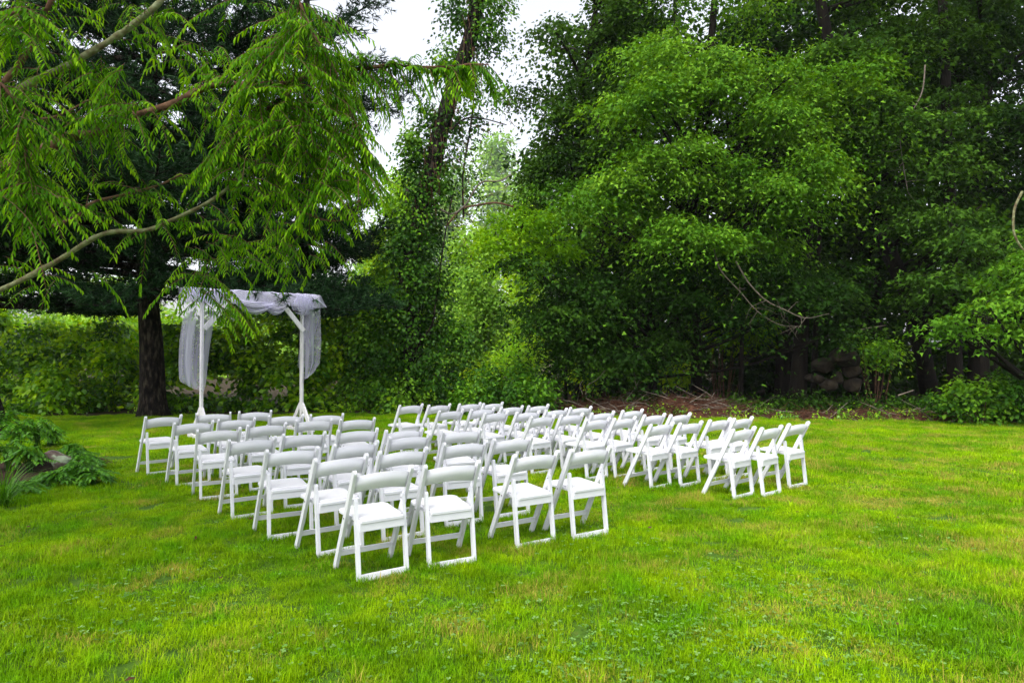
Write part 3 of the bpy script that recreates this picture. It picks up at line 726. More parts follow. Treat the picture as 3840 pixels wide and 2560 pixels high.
# backdrop trees of the wood, each a tree
bd = [(3.2, 25.5, 15), (6.6, 27.5, 17), (10.0, 25.6, 17), (13.4, 26.5, 18), (16.6, 23.5, 17), (19.5, 20.5, 16), (12, 31, 19), (5, 31.5, 18), (18.5, 28, 19), (12.4, 23.2, 15), (9.4, 23.4, 14)]
what = ['behind the brush pile', 'behind the pale hanging dead limb', 'behind the stone heap', 'deep in the right hand dark', 'toward the right edge of the woods', 'at the far right of the woods', 'farthest back right of the middle', 'farthest back left of the maples', 'farthest back at the right edge', 'seen between the leaning trunk and the straight one', 'directly behind the stone heap stones']
for i, (x, y, h) in enumerate(bd):
    rr = random.Random(100 + i); lob = []
    for k in range(9):
        z = 2.2 + (h - 3) * (k + .5) / 9 + rr.uniform(-.4, .4); a = rr.uniform(0, 6.28); q = rr.uniform(.2, 1.6)
        lob.append((x + math.cos(a) * q, y + math.sin(a) * q * .7, z, rr.uniform(1.8, 2.6), rr.uniform(1.4, 2.0), rr.uniform(.9, 1.3), 26))
    lob.append((x + rr.uniform(-1, 1), y + 1.4, 1.3, 2.4, 1.2, 1.1, 34))
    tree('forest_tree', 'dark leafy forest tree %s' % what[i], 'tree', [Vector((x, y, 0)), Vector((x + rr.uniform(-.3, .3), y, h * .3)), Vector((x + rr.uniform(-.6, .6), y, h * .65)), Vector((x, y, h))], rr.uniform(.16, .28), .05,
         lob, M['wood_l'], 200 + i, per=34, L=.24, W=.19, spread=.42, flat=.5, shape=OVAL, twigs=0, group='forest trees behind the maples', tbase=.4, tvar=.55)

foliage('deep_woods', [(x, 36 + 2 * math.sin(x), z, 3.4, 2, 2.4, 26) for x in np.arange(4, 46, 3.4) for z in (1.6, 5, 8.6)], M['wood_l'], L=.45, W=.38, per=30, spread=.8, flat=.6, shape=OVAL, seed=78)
tag(bpy.data.objects['deep_woods'], 'dark mass of woods deep behind the forest trees', 'woods', kind='stuff')
# bare dark trunks inside the wood edge
for px, pb, pt, lean, r_, what_ in ((1830, 905, 560, 18, .24, 'thick dark bare trunk left of the stone heap'), (1868, 900, 600, 10, .09, 'thin reddish split trunk beside the stone heap'), (1385, 900, 560, -8, .10, 'slim dark trunk under the left maple boughs'), (1700, 900, 560, 12, .07, 'thin dark sapling trunk behind the brush pile'), (2195, 925, 300, -16, .2, 'straight dark trunk in the right hand dark')):
    b0 = gnd(px, pb + 12); b0 = Vector((b0.x / b0.y * 19.6, 19.6, 0)); t0 = at(px + lean, pt, 19.6); t1 = at(px + lean * 2, pt - 300, 19.8)
    root = empty('bare_trunk', b0); tag(root, what_, 'tree trunk')
    mb = MB(); pth = smooth_path(wob([b0, (b0 * .6 + t0 * .4), t0, t1], .06), 5); pth = [p - b0 for p in pth]
    mb.tube(pth, taper(len(pth), r_ * 1.25, r_ * .6, .5), 10); mb.build('trunk', M['bark2'], root)
    mb = MB()
    for q in range(5):
        p0 = pth[random.randrange(4, len(pth) - 1)]; e = p0 + Vector((random.uniform(-1, 1), random.uniform(-.6, .2), random.uniform(-.3, .5)))
        p_ = smooth_path([p0, (p0 + e) / 2 + Vector((0, 0, random.uniform(-.1, .2))), e], 4); mb.tube(p_, taper(len(p_), .02, .005), 5)
    mb.build('limb', M['bark2'], root)

# ------------------------------------------------------------------ hazy gap: mid and far trees
def round_tree(name, label, px, py_top, py_bot, d, wpx, mat, seed, n=8, per=40, L=.2, trunk=True, group=None):
    c = at(px, (py_top + py_bot) / 2, d); s = sc(d); H = at(px, py_top, d).z; z0 = max(.4, at(px, py_bot, d).z); rr = random.Random(seed); lob = []
    for k in range(n):
        t = (k + .5) / n; z = z0 + (H - z0) * t; w = wpx * s * (.55 + .45 * math.sin(math.pi * (.25 + .7 * t)))
        lob.append((c.x + rr.uniform(-.4, .4) * w, d + rr.uniform(-.3, .3) * w, z, w * .62, w * .6, (H - z0) / n * 1.0, 22))
    return tree(name, label, 'tree', [Vector((c.x, d, 0)), Vector((c.x + rr.uniform(-.3, .3), d, H * .4)), Vector((c.x, d, H * .85))], .02 * H, .04, lob, mat, seed, per=per, L=L, W=L * .8, spread=L * 2.2, flat=.5, shape=OVAL, twigs=0, group=group)
round_tree('birch_tree', 'bright yellow green tree left of the vine covered trunk', 900, 410, 860, 32, 60, M['lime'], 301, L=.17)
round_tree('birch_tree', 'low yellow green tree in the gap behind the vines', 1100, 620, 900, 30, 75, M['far_l'], 302, L=.17)
round_tree('ash_tree', 'pale yellow green tree under the maple at the right of the gap', 1215, 470, 900, 42, 80, M['lime'], 303, L=.22)
round_tree('ash_tree', 'soft green tree in the middle of the hazy gap', 1090, 540, 900, 55, 90, M['far_l'], 304, L=.3, per=60)
round_tree('ash_tree', 'soft green tree low at the left of the gap', 840, 560, 880, 50, 70, M['far_l'], 305, L=.28, per=60)
round_tree('misty_tree', 'pale misty tall tree fading above the gap', 1120, 320, 800, 290, 75, M['far_l'], 306, L=1.6, per=60)
round_tree('misty_tree', 'pale misty tree just right of the leaning vine trunk', 1030, 380, 800, 270, 60, M['far_l'], 307, L=1.4, per=60)
round_tree('misty_tree', 'pale misty tree tip left of the vine trunk', 955, 380, 800, 260, 45, M['far_l'], 308, L=1.4, per=60)
round_tree('misty_tree', 'misty tree closing the gap beside the maple', 1220, 380, 800, 250, 80, M['far_l'], 309, L=1.4, per=60)
round_tree('misty_tree', 'misty low tree line piece behind the arch', 640, 600, 820, 100, 150, M['far_l'], 310, L=.6, per=30)
round_tree('misty_tree', 'misty low tree behind the pine trunk', 250, 640, 830, 90, 160, M['far_l'], 311, L=.6, per=30)
round_tree('misty_tree', 'misty low tree at the left edge of the field', -40, 620, 830, 90, 160, M['far_l'], 312, L=.6, per=30)
foliage('hedgerow', [(x, 46 + 2 * math.sin(x), 2.6 + 2.0 * math.sin(x * .41) , 2.0, 2, 2.6 + 1.6 * math.sin(x * .9 + 1), 26) for x in np.arange(-46, 4, 2.4)], M['far_l'], L=.30, W=.24, per=34, spread=.5, flat=.6, shape=OVAL, seed=79)
tag(bpy.data.objects['hedgerow'], 'soft green hedgerow across the field behind the pine', 'hedgerow', kind='stuff')
foliage('far_woods', [(x, 170 + 10 * math.sin(x), 5, 14, 8, 7 + 2 * math.sin(x * .3), 40) for x in np.arange(-150, 40, 16)], M['far_l'], L=1.3, W=1.1, per=40, spread=2.2, flat=.6, shape=OVAL, seed=77)
tag(bpy.data.objects['far_woods'], 'far pale tree line across the field behind everything', 'woods', kind='stuff')

# ------------------------------------------------------------------ vine covered snag
def vine_tree():
    tp = [at(955, 930, 20), at(945, 800, 20), at(938, 640, 20), at(960, 500, 20), at(990, 400, 20), at(1012, 300, 20), at(1045, 190, 20), at(1085, 70, 20), at(1100, -60, 20), at(1110, -250, 20)]
    tp[0].z = 0; org = Vector((tp[0].x, tp[0].y, 0))
    root = empty('vine_covered_tree', org); tag(root, 'leaning trunk wrapped in climbing vines between the pine and the maples', 'tree')
    pth = [p - org for p in smooth_path(tp, 5)]; mb = MB(); n = len(pth); mb.tube(pth, taper(n, .38, .20, .6), 12); mb.build('trunk', M['bark'], root)
    lob = []
    def add(px, py, rx, ry, n, d=20, rd=None): l = LB(px, py, d, rx, ry, rd or rx * sc(d), n); lob.append((l[0] - org.x, l[1] - org.y, *l[2:]))
    for px, py, rx, ry, n_ in ((1125, -20, 50, 70, 26), (1055, 20, 30, 60, 16), (1115, 80, 36, 60, 16), (1035, 130, 32, 45, 16), (1075, 170, 28, 45, 10), (990, 270, 26, 50, 14), (1040, 280, 26, 40, 8), (950, 330, 35, 30, 20), (965, 390, 30, 50, 20), (1010, 430, 26, 40, 12), (1010, 380, 35, 40, 10), (950, 480, 50, 60, 34), (925, 560, 55, 60, 36), (990, 520, 32, 60, 14), (960, 640, 70, 60, 40), (1000, 660, 42, 60, 18), (915, 720, 75, 60, 44), (985, 760, 85, 60, 50), (900, 820, 90, 60, 50), (1010, 850, 90, 55, 50), (930, 890, 130, 45, 60), (1090, 250, 30, 50, 7), (1050, 330, 25, 40, 5), (1150, 230, 45, 40, 5), (1090, 440, 40, 40, 3), (1060, 560, 20, 60, 4), (840, 880, 60, 45, 26), (830, 780, 45, 60, 22), (880, 660, 50, 60, 22), (1050, 790, 40, 50, 18), (1045, 890, 60, 40, 26)):
        add(px, py, rx, ry, n_)
    foliage('vine_leaves', lob, M['vine'], root, L=.11, W=.085, per=56, spread=.22, flat=.7, shape=OVAL, droop=.7, seed=41, tbase=.45, tvar=.7)
    # climbing stems and bare boughs
    def stem(name, pts, r0, r1, mat, d=19.6):
        mb = MB(); q = [at(x, y, d + random.uniform(-.15, .15)) - org for x, y in pts]; p = smooth_path(wob(q, .03), 6); mb.tube(p, taper(len(p), r0, r1), 6); return mb.build(name, mat, root)
    stem('vine_stem', [(985, 780), (1000, 690), (1012, 600), (1020, 540), (1035, 460), (1045, 420)], .028, .015, M['bark'], 19.6)
    stem('vine_stem', [(960, 790), (995, 745), (1003, 700)], .03, .02, M['bark'], 19.3)
    stem('vine_stem', [(1065, 500), (1062, 400), (1080, 300), (1090, 210), (1086, 120)], .03, .02, M['bark'], 19.8)
    stem('vine_stem', [(930, 620), (922, 560), (930, 500), (934, 430)], .05, .05, M['bark'], 19.8)
    stem('bough', [(1010, 480), (1040, 490), (1070, 470), (1090, 440), (1110, 420), (1150, 415), (1175, 400)], .03, .02, M['deadwood'])
    stem('bough', [(1025, 520), (1060, 480), (1100, 470), (1140, 468), (1182, 475)], .03, .028, M['branch'])
    stem('bough', [(1035, 300), (1060, 280), (1085, 268), (1120, 275), (1165, 285)], .03, .015, M['bark'])
    stem('bough', [(1060, 220), (1095, 180), (1130, 130)], .028, .012, M['bark'])
    mb = MB()
    for i in range(70):
        px = random.uniform(1030, 1180); py = random.uniform(180, 560); a = at(px, py, 19.6 + random.uniform(-.5, .5)) - org
        e = a + Vector((random.uniform(-.5, .5), random.uniform(-.3, .3), random.uniform(-.9, .2))); p = smooth_path([a, (a + e) / 2 + Vector((random.uniform(-.15, .15), 0, 0)), e], 3); mb.tube(p, taper(len(p), .008, .003), 4)
    for i in range(60):
        t = random.uniform(.3, 1); p0 = pth[int(t * (n - 1))]; a = p0 + Vector((random.uniform(-.35, .35), -.3, 0)); e = a + Vector((random.uniform(-.15, .15), 0, random.uniform(-1.3, -.5)))
        mb.tube([a, (a + e) / 2 + Vector((.05, 0, 0)), e], [.01, .008, .004], 4)
    tw = mb.build('twigs', M['branch'], root); tw['kind'] = 'stuff'
vine_tree()

# ------------------------------------------------------------------ white pine
def pine(name, label, base, H, r0, zlow, reach, seed, top_lean=(0, 0), nb=62, density=1.0, back=False, lowd=1.0, lowr=1.0, trunk_pts=None):
    rr = random.Random(seed); r = np.random.default_rng(seed)
    root = empty(name, base); tag(root, label, 'tree')
    tp = trunk_pts or [Vector((0, 0, 0)), Vector((top_lean[0] * .3, top_lean[1] * .3, H * .3)), Vector((top_lean[0] * .7, top_lean[1] * .7, H * .7)), Vector((top_lean[0], top_lean[1], H))]
    pth = smooth_path(tp, 7); n = len(pth); mb = MB(); rads = [r0 * (1 - i / (n - 1)) ** .75 + .03 for i in range(n)]; rads[0] *= 1.28; rads[1] *= 1.08
    mb.tube(pth, rads, 16); mb.build('trunk', M['bark'], root)
    def tz(z):
        for i in range(n - 1):
            if pth[i + 1].z >= z: t = (z - pth[i].z) / (pth[i + 1].z - pth[i].z); return pth[i].lerp(pth[i + 1], t)
        return pth[-1]
    tips = []; dirs = []; wd = []
    for b in range(nb):
        t = b / nb; z = zlow + (H - zlow) * t ** 1.15; az = b * 2.399 + rr.uniform(-.4, .4)
        ln = reach * (1 - t * .8) * rr.uniform(.7, 1.15) * (lowr if z < 9.2 else 1)
        hid = z > 11.8
        d = Vector((math.cos(az), math.sin(az), 0)); p0 = tz(z); rise = rr.uniform(-.28 if z > 5 else -.2, .24)
        P = [p0, p0 + d * ln * .35 + Vector((0, 0, -.02 * ln + rise * ln * .3)), p0 + d * ln * .7 + Vector((0, 0, rise * ln * .8)), p0 + d * ln + Vector((0, 0, rise * ln * 1.3 + .05 * ln))]
        bp = smooth_path(P, 5); mb = MB(); mb.tube(bp, taper(len(bp), min(.11, .025 + .014 * ln), .012), 6)
        sd = Vector((-d.y, d.x, 0))
        nt_ = int(ln * (2.2 if hid else 4.6))
        for k in range(nt_):
            u = .22 + .78 * (k + rr.random()) / nt_; i = min(len(bp) - 1, int(u * (len(bp) - 1))); q = bp[i]
            sg = 1 if k % 2 else -1; tl = (1 - u) * ln * .32 + rr.uniform(.35, .8)
            td = (d * rr.uniform(.4, .9) + sd * sg * rr.uniform(.5, 1) + Vector((0, 0, rr.uniform(-.5 if z > 5 else -.15, .45)))).normalized(); e = q + td * tl + Vector((0, 0, .08))
            mb.tube([q, (q + e) / 2 + Vector((0, 0, -.04)), e], [.013, .009, .004], 4)
            m_ = max(4, int(tl * (4 if hid else 16) * density * (lowd if z < 8.5 else 1)))
            for j in range(m_):
                w = (j + .6) / m_; c = q.lerp(e, w) + Vector((rr.uniform(-.12, .12), rr.uniform(-.12, .12), rr.uniform(-.16, .16)))
                dd = (td + Vector((rr.uniform(-.7, .7), rr.uniform(-.7, .7), rr.uniform(-.1, .7)))).normalized()
                wp = c + base
                if (wp.x / max(wp.y, 1) < -.83 or (wp.z - 1.6) / max(wp.y, 1) > .66) and rr.random() < .6: continue
                tips.append(c); dirs.append(dd); wd.append(2.2 if hid else 1)
        mb.build('branch', M['bark'], root)
    C = np.array([tuple(c) for c in tips]); D = np.array([tuple(c) for c in dirs]); k = 9
    CC = np.repeat(C, k, 0); DD = np.repeat(D, k, 0); T = unit(DD * .9 + r.normal(size=CC.shape) * .55)
    CC = CC + DD * r.uniform(-.06, .08, len(CC))[:, None]
    L = r.uniform(.12, .19, len(CC)); S = unit(np.cross(T, r.normal(size=T.shape))) * (.0155) * np.repeat(np.array(wd), k)[:, None]
    V = np.stack([CC - S, CC + S, CC + T * L[:, None] + np.array([0, 0, -.02])], 1)
    tint = np.clip(np.repeat(r.uniform(0, .8, len(C)), k) + r.uniform(-.15, .3, len(CC)), 0, 1)
    emit('needles', V, [(0, 1, 2)], M['needle'], root, tint); return root
pb = gnd(352, 957); pb = Vector((pb.x / pb.y * 17.6, 17.6, 0))
def ploc(px, py, d): return at(px, py, d) - pb
pine('white_pine', 'big dark white pine with a thick trunk beside the arch', pb, 17.5, .30, 3.35, 6.3, 51, nb=124, density=1.30, lowd=1.15,
     trunk_pts=[Vector((0, 0, 0)), ploc(348, 800, 17.6), ploc(338, 640, 17.6), ploc(336, 400, 17.6), ploc(350, 100, 17.6), Vector((0.3, 0, 17.5))])
pb2 = Vector((-6.3, 20.6, 0))
pine('white_pine', 'second white pine behind the arch whose boughs reach toward the vines', pb2, 17, .17, 2.9, 5.6, 52, nb=84, density=1.15, lowd=2.0, lowr=.48)
pb3 = Vector((-15.2, 18.0, 0))
pine('white_pine', 'white pine at the left edge with low dark boughs over the thicket', pb3, 15, .3, 3.0, 5.6, 53, nb=70, density=1.2)

# ------------------------------------------------------------------ dawn redwood in the foreground
def redwood():
    base = Vector((-6.6, 5.6, 0)); r = np.random.default_rng(61); rr = random.Random(61)
    root = empty('dawn_redwood', base); tag(root, 'dawn redwood at the left edge with bright drooping feathery boughs', 'tree')
    tp = smooth_path([Vector((0, 0, 0)), Vector((.05, 0, 2)), Vector((0, .1, 5)), Vector((0, 0, 9.5))], 5); mb = MB(); mb.tube(tp, taper(len(tp), .26, .05), 12); mb.build('trunk', M['branch'], root)
    twigs = []   # (points)
    def A(px, py, d): return at(px, py, d) - base
    def bough(pts, r0, r1, mat='branch', n=0, ln=(.3, .7), up=0, skip0=0.1):
        P = [A(*p) for p in pts]; path = smooth_path(wob(P, .02, rr), 6)
        mb = MB(); mb.tube(path, [q_ * rr.uniform(.85, 1.18) for q_ in taper(len(path), r0, r1)], 8); mb.build('bough', M[mat], root)
        for k in range(n):
            u = skip0 + (1 - skip0) * (k + rr.random()) / n; i = min(len(path) - 2, int(u * (len(path) - 1))); q = path[i].lerp(path[i + 1], rr.random()); t = (path[i + 1] - path[i]).normalized()
            l = rr.uniform(*ln) * (1.1 - .5 * u)
            d = t * rr.uniform(.1, .8) + Vector((rr.uniform(-.6, .6), rr.uniform(-.8, .6), rr.uniform(-.5, .25) + up))
            d.normalize(); twigs.append((q, d, l))
    D = 5.2
    T0 = lambda z: (-6.6, 5.6, z)
    bough([(-330, 800, 5.7), (0, 670, 5.5), (130, 600, 5.4), (240, 540, 5.3), (330, 530, 5.2), (400, 500, 5.2), (490, 455, 5.1), (560, 400, 5.1), (640, 330, 5.2)], .026, .009, 'lichen', 18, (.25, .6), skip0=.45)
    bough([(-330, 470, 5.7), (0, 390, 5.4), (97, 350, 5.3), (160, 322, 5.2), (220, 305, 5.2), (295, 277, 5.1), (400, 235, 5.1), (475, 200, 5.0), (575, 190, 5.0), (666, 187, 5.0), (756, 165, 5.0)], .05, .014, 'branch', 40, (.3, .7), skip0=.12)
    bough([(756, 165, 5.0), (830, 158, 5.0), (900, 155, 5.0), (1014, 157, 5.0), (1080, 150, 5.0), (1120, 148, 5.0)], .014, .004, 'branch', 46, (.25, .50), up=-.55, skip0=0)
    bough([(756, 165, 5.0), (830, 158, 5.0), (900, 155, 5.0), (1014, 157, 5.0), (1080, 150, 5.0)], .006, .004, 'branch', 34, (.10, .2), up=.5, skip0=0)
    bough([(676, 195, 5.0), (660, 215, 4.95), (636, 233, 4.95), (596, 275, 4.9), (551, 307, 4.9), (500, 345, 4.9), (455, 380, 5.0)], .014, .006, 'branch', 30, (.3, .6))
    bough([(-300, 330, 5.7), (-60, 260, 5.4), (40, 210, 5.3), (80, 187, 5.3), (155, 146, 5.2), (262, 92, 5.2), (310, 60, 5.2), (370, 5, 5.2), (420, -60, 5.2)], .03, .02, 'lichen', 14, (.3, .6))
    bough([(10, 190, 5.0), (60, 125, 5.0), (88, 60, 5.0), (115, 10, 5.0), (150, -50, 5.0)], .022, .014, 'branch', 16, (.3, .6))
    bough([(700, -60, 4.8), (685, 0, 4.8), (693, 47, 4.8), (661, 93, 4.85), (627, 132, 4.85), (590, 190, 4.9), (540, 240, 4.95)], .018, .008, 'branch', 40, (.3, .65))
    bough([(685, 0, 4.8), (720, 80, 4.8), (760, 150, 4.8), (800, 240, 4.85), (835, 320, 4.85), (860, 370, 4.9)], .012, .005, 'branch', 44, (.25, .55), up=-.3)
    bough([(85, 275, 5.0), (140, 262, 5.0), (200, 230, 5.0)], .01, .005, 'branch', 10, (.2, .4))
    bough([(120, 520, 5.6), (180, 500, 5.5), (215, 465, 5.5), (300, 445, 5.4), (360, 420, 5.4), (420, 400, 5.4)], .015, .007, 'branch', 22, (.25, .5))
    bough([(650, 460, 5.2), (700, 490, 5.2), (750, 505, 5.2), (800, 510, 5.2)], .012, .005, 'branch', 8, (.2, .4))
    bough([(640, 330, 5.2), (700, 350, 5.2), (760, 390, 5.2), (830, 400, 5.3), (870, 420, 5.3)], .01, .004, 'branch', 22, (.25, .5), up=-.3)
    bough([(-20, 120, 4.4), (0, 40, 4.4), (60, 20, 4.4), (90, 50, 4.4)], .012, .005, 'branch', 20, (.2, .45), up=-.3)
    bough([(-60, 200, 4.3), (0, 190, 4.3), (40, 260, 4.3), (60, 340, 4.3), (70, 420, 4.35), (60, 500, 4.4)], .014, .006, 'branch', 46, (.25, .5), up=-.3)
    # sprays filling the boughs' reach
    def fill(px, py, d, rx, ry, n, rd=.35, ln=(.25, .55)):
        for _ in range(n):
            a = rr.uniform(0, 6.28); q = math.sqrt(rr.random())
            p = A(px + math.cos(a) * q * rx, py + math.sin(a) * q * ry, d + rr.uniform(-rd, rd)); az = rr.uniform(0, 6.28)
            twigs.append((p, Vector((math.cos(az) * .8 + .3, math.sin(az) * .6, rr.uniform(-.5, .3))).normalized(), rr.uniform(*ln)))
    for a in ((40, 50, 4.6, 50, 40, 18), (25, 260, 4.5, 40, 90, 32), (45, 430, 4.5, 45, 110, 40), (235, 170, 5, 60, 45, 20), (260, 260, 5, 60, 55, 28), (430, 120, 5.3, 90, 35, 14), (680, 60, 4.9, 70, 70, 42), (665, 180, 4.9, 105, 80, 66), (620, 290, 5, 95, 70, 50), (740, 290, 5, 90, 80, 62),
              (570, 390, 5.1, 90, 55, 30), (770, 390, 5, 65, 45, 28), (700, 440, 5.1, 75, 40, 22), (600, 530, 5.8, 110, 36, 24), (520, 580, 6.0, 110, 34, 18), (470, 640, 5.5, 50, 36, 14), (490, 690, 5.5, 26, 26, 4), (690, 560, 6.0, 70, 30, 12),
              (330, 430, 5.5, 60, 36, 5), (160, 640, 6, 100, 50, 5), (50, 600, 5.8, 40, 50, 5), (120, 130, 5.3, 70, 40, 6), (330, 30, 5.4, 100, 40, 8), (540, 10, 5.3, 70, 30, 5), (510, 225, 5.2, 70, 45, 12)):
        fill(*a)
    # unseen boughs added above the frame to shade what is under them
    for _ in range(420):
        p = Vector((rr.uniform(-8.5, -2.8), rr.uniform(3.2, 8.5), rr.uniform(5.4, 9))) - base
        az = rr.uniform(0, 6.28); twigs.append((p, Vector((math.cos(az), math.sin(az), -.2)).normalized(), rr.uniform(.5, .9)))
    up_l = [(rr.uniform(-9.5, -3.4) - base.x, rr.uniform(-.5, 7.4) - base.y, rr.uniform(8.4, 11), 1.2, 1.2, .35, 12) for _ in range(26)]
    foliage('shading_fronds', up_l, M['redwood'], root, L=.30, W=.12, per=26, spread=.42, flat=.3, shape=OVAL, seed=66)
    mb = MB(); C = []; T = []; TI = []; S = []
    for (q, d, l) in twigs:
        n = max(3, int(l / .09)); p = q.copy(); dd = d.copy(); pts = [p.copy()]; tw_t = rr.random()
        for k in range(n):
            dd = (dd + Vector((rr.uniform(-.08, .08), rr.uniform(-.08, .08), -.24))).normalized(); np_ = p + dd * (l / n)
            side = dd.cross(Vector((0, 0, 1)));
            if side.length < .2: side = Vector((rr.uniform(-1, 1), rr.uniform(-1, 1), 0))
            side.normalize()
            for h in (.0, .33, .66):
                for sg in (-1, 1):
                    c = p.lerp(np_, h + .15); C.append(c); T.append(side * sg * .9 + dd * .55 + Vector((rr.uniform(-.25, .25), rr.uniform(-.25, .25), rr.uniform(-.15, .25)))); TI.append(tw_t * .55 + .55 * k / n); S.append(1.05 - .45 * k / n)
            p = np_; pts.append(p.copy())
        mb.tube(pts, taper(len(pts), .0035, .0015), 3)
    t_ = mb.build('twigs', M['branch'], root); t_['kind'] = 'stuff'
    C = np.array([tuple(c) for c in C]); T = unit(np.array([tuple(c) for c in T])); N = len(C)
    L = r.uniform(.062, .10, N) * np.array(S); W = r.uniform(.010, .0155, N)
    droop = r.uniform(.55, 1.3, N); G = np.array([0, 0, -1.])
    B = unit(np.cross(T, np.array([0, 0, 1.])[None] + r.normal(size=T.shape) * .35))
    pts = [C]; cur = C; dr = T
    for k in range(3):
        dr = unit(dr + G * (droop * .55)[:, None]); cur = cur + dr * (L / 3)[:, None]; pts.append(cur)
    ws = [.35, 1, .85, 0]
    V = [pts[0] - B * (W * .2)[:, None], pts[0] + B * (W * .2)[:, None], pts[1] + B * (W * .5)[:, None], pts[1] - B * (W * .5)[:, None], pts[2] + B * (W * .45)[:, None], pts[2] - B * (W * .45)[:, None], pts[3]]
    V = np.stack(V, 1); tint = np.clip(.08 + .8 * np.array(TI) + r.uniform(-.2, .2, N), 0, 1)
    f = emit('fronds', V, [(0, 1, 2, 3), (3, 2, 4, 5), (5, 4, 6)], M['redwood'], root, tint)
redwood()

# ------------------------------------------------------------------ thicket, shrubs
th_l = []
for px, py, rx, ry, n, d in ((40, 865, 110, 58, 90, 19.2), (180, 860, 120, 62, 100, 19.5), (320, 865, 110, 60, 90, 19.8), (60, 910, 120, 45, 70, 18.4), (200, 915, 120, 42, 70, 18.6), (330, 915, 90, 42, 50, 18.8), (450, 850, 90, 80, 80, 19.8), (560, 840, 100, 80, 90, 20), (680, 850, 100, 75, 90, 20), (790, 870, 90, 60, 70, 20), (470, 920, 90, 35, 50, 19), (600, 920, 100, 35, 50, 19), (740, 925, 110, 32, 55, 19), (860, 930, 80, 28, 40, 18.9), (-80, 870, 100, 60, 80, 19), (530, 760, 90, 50, 30, 20.5), (680, 740, 100, 60, 40, 21), (800, 700, 50, 60, 20, 21)):
    
    for q in range(5):
        th_l.append(LB(px + random.uniform(-.8, .8) * rx, py + random.uniform(-.8, .8) * ry, d + random.uniform(-.9, .9), rx * random.uniform(.2, .42), ry * random.uniform(.2, .42), random.uniform(.25, .5), int(n * .13)))
for q in range(34):
    px = random.uniform(-60, 880); th_l.append(LB(px, random.uniform(760, 830), 20.2 + random.uniform(-.5, .8), random.uniform(10, 24), random.uniform(16, 40), .35, 4))
for px, py, d, rx, ry in ((100, 745, 22.5, 46, 34), (265, 735, 23, 40, 40), (420, 745, 22, 40, 46), (560, 715, 23, 50, 50), (660, 700, 23.5, 50, 56), (790, 710, 22.5, 46, 60), (-30, 740, 22, 40, 40), (480, 770, 21.5, 34, 34), (820, 800, 20.6, 40, 60)):
    for q in range(3): th_l.append(LB(px + random.uniform(-.7, .7) * rx, py + random.uniform(-.5, .8) * ry, d, rx * .5, ry * .45, .4, 9))
foliage('thicket', th_l, M['thicket'], L=.165, W=.115, per=36, spread=.21, flat=.40, shape=OVAL, droop=.5, seed=81, tbase=.45, tvar=.75, upw=.6)
tag(bpy.data.objects['thicket'], 'tangled green thicket of vines and leaves along the back of the lawn', 'thicket', kind='stuff')
rg = random.Random(55)

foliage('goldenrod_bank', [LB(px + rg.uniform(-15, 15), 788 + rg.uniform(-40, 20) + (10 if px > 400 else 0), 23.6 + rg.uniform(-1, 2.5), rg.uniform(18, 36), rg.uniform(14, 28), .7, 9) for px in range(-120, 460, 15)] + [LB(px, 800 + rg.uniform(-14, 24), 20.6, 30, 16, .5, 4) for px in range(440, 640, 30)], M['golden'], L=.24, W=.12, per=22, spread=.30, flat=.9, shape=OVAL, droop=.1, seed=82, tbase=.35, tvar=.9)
tag(bpy.data.objects['goldenrod_bank'], 'sunlit yellow green goldenrod bank on top of the left thicket', 'wildflowers', kind='stuff')
def shrub(name, label, lobes, mat, seed, cat='shrub', **kw):
    c = lobes[0]; org = Vector((c[0], c[1], 0)); root = empty(name, org); tag(root, label, cat)
    lob = [(l[0] - org.x, l[1] - org.y, *l[2:]) for l in lobes]; o, cl = foliage('leaves', lob, mat, root, seed=seed, **kw)
    mb = MB(); rr = random.Random(seed)
    for i in range(14):
        e = Vector(cl[rr.randrange(len(cl))][:3]); b = Vector((e.x * .35 + rr.uniform(-.1, .1), e.y * .35, 0)); p = smooth_path([b, (b + e) / 2 + Vector((rr.uniform(-.1, .1), 0, .1)), e], 3); mb.tube(p, taper(len(p), .012, .004), 4)
    mb.build('stem', M['branch'], root); return root
kw = dict(L=.12, W=.07, per=42, spread=.17, flat=.7, shape=OVAL, droop=.35)
shrub('leafy_shrub', 'low leafy green shrub left of the brush pile', [LB(1150, 885, 17.9, 110, 45, .8, 70), LB(1080, 910, 18.1, 70, 30, .6, 30), LB(1220, 895, 17.7, 55, 35, .6, 26), LB(1180, 850, 18.2, 40, 22, .6, 10)], M['vine'], 91, **kw)
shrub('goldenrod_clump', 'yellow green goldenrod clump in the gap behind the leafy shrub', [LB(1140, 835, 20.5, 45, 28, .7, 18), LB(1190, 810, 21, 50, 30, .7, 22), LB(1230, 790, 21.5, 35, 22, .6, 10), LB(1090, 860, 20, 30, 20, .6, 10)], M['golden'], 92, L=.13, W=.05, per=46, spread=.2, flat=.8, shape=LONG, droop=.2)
shrub('edge_shrub', 'dark leafy shrub at the right end of the woods edge', [LB(2250, 905, 15.6, 75, 38, .7, 46), LB(2330, 900, 15.4, 70, 50, .8, 50), LB(2180, 925, 15.8, 35, 22, .5, 14)], M['vine'], 93, **kw)
shrub('sapling_shrub', 'leafy green bush among the stones under the trees', [LB(2010, 800, 19.5, 50, 30, .6, 26), LB(1945, 790, 20.2, 40, 20, .5, 8)], M['thicket'], 94, **kw)
shrub('lit_bush', 'bright yellow green bush glowing through the dark maple boughs', [LB(1650, 720, 22.5, 55, 60, .8, 40), LB(1720, 740, 22.8, 50, 45, .8, 26)], M['lime'], 95, L=.16, W=.1, per=46, spread=.22, flat=.7, shape=OVAL)
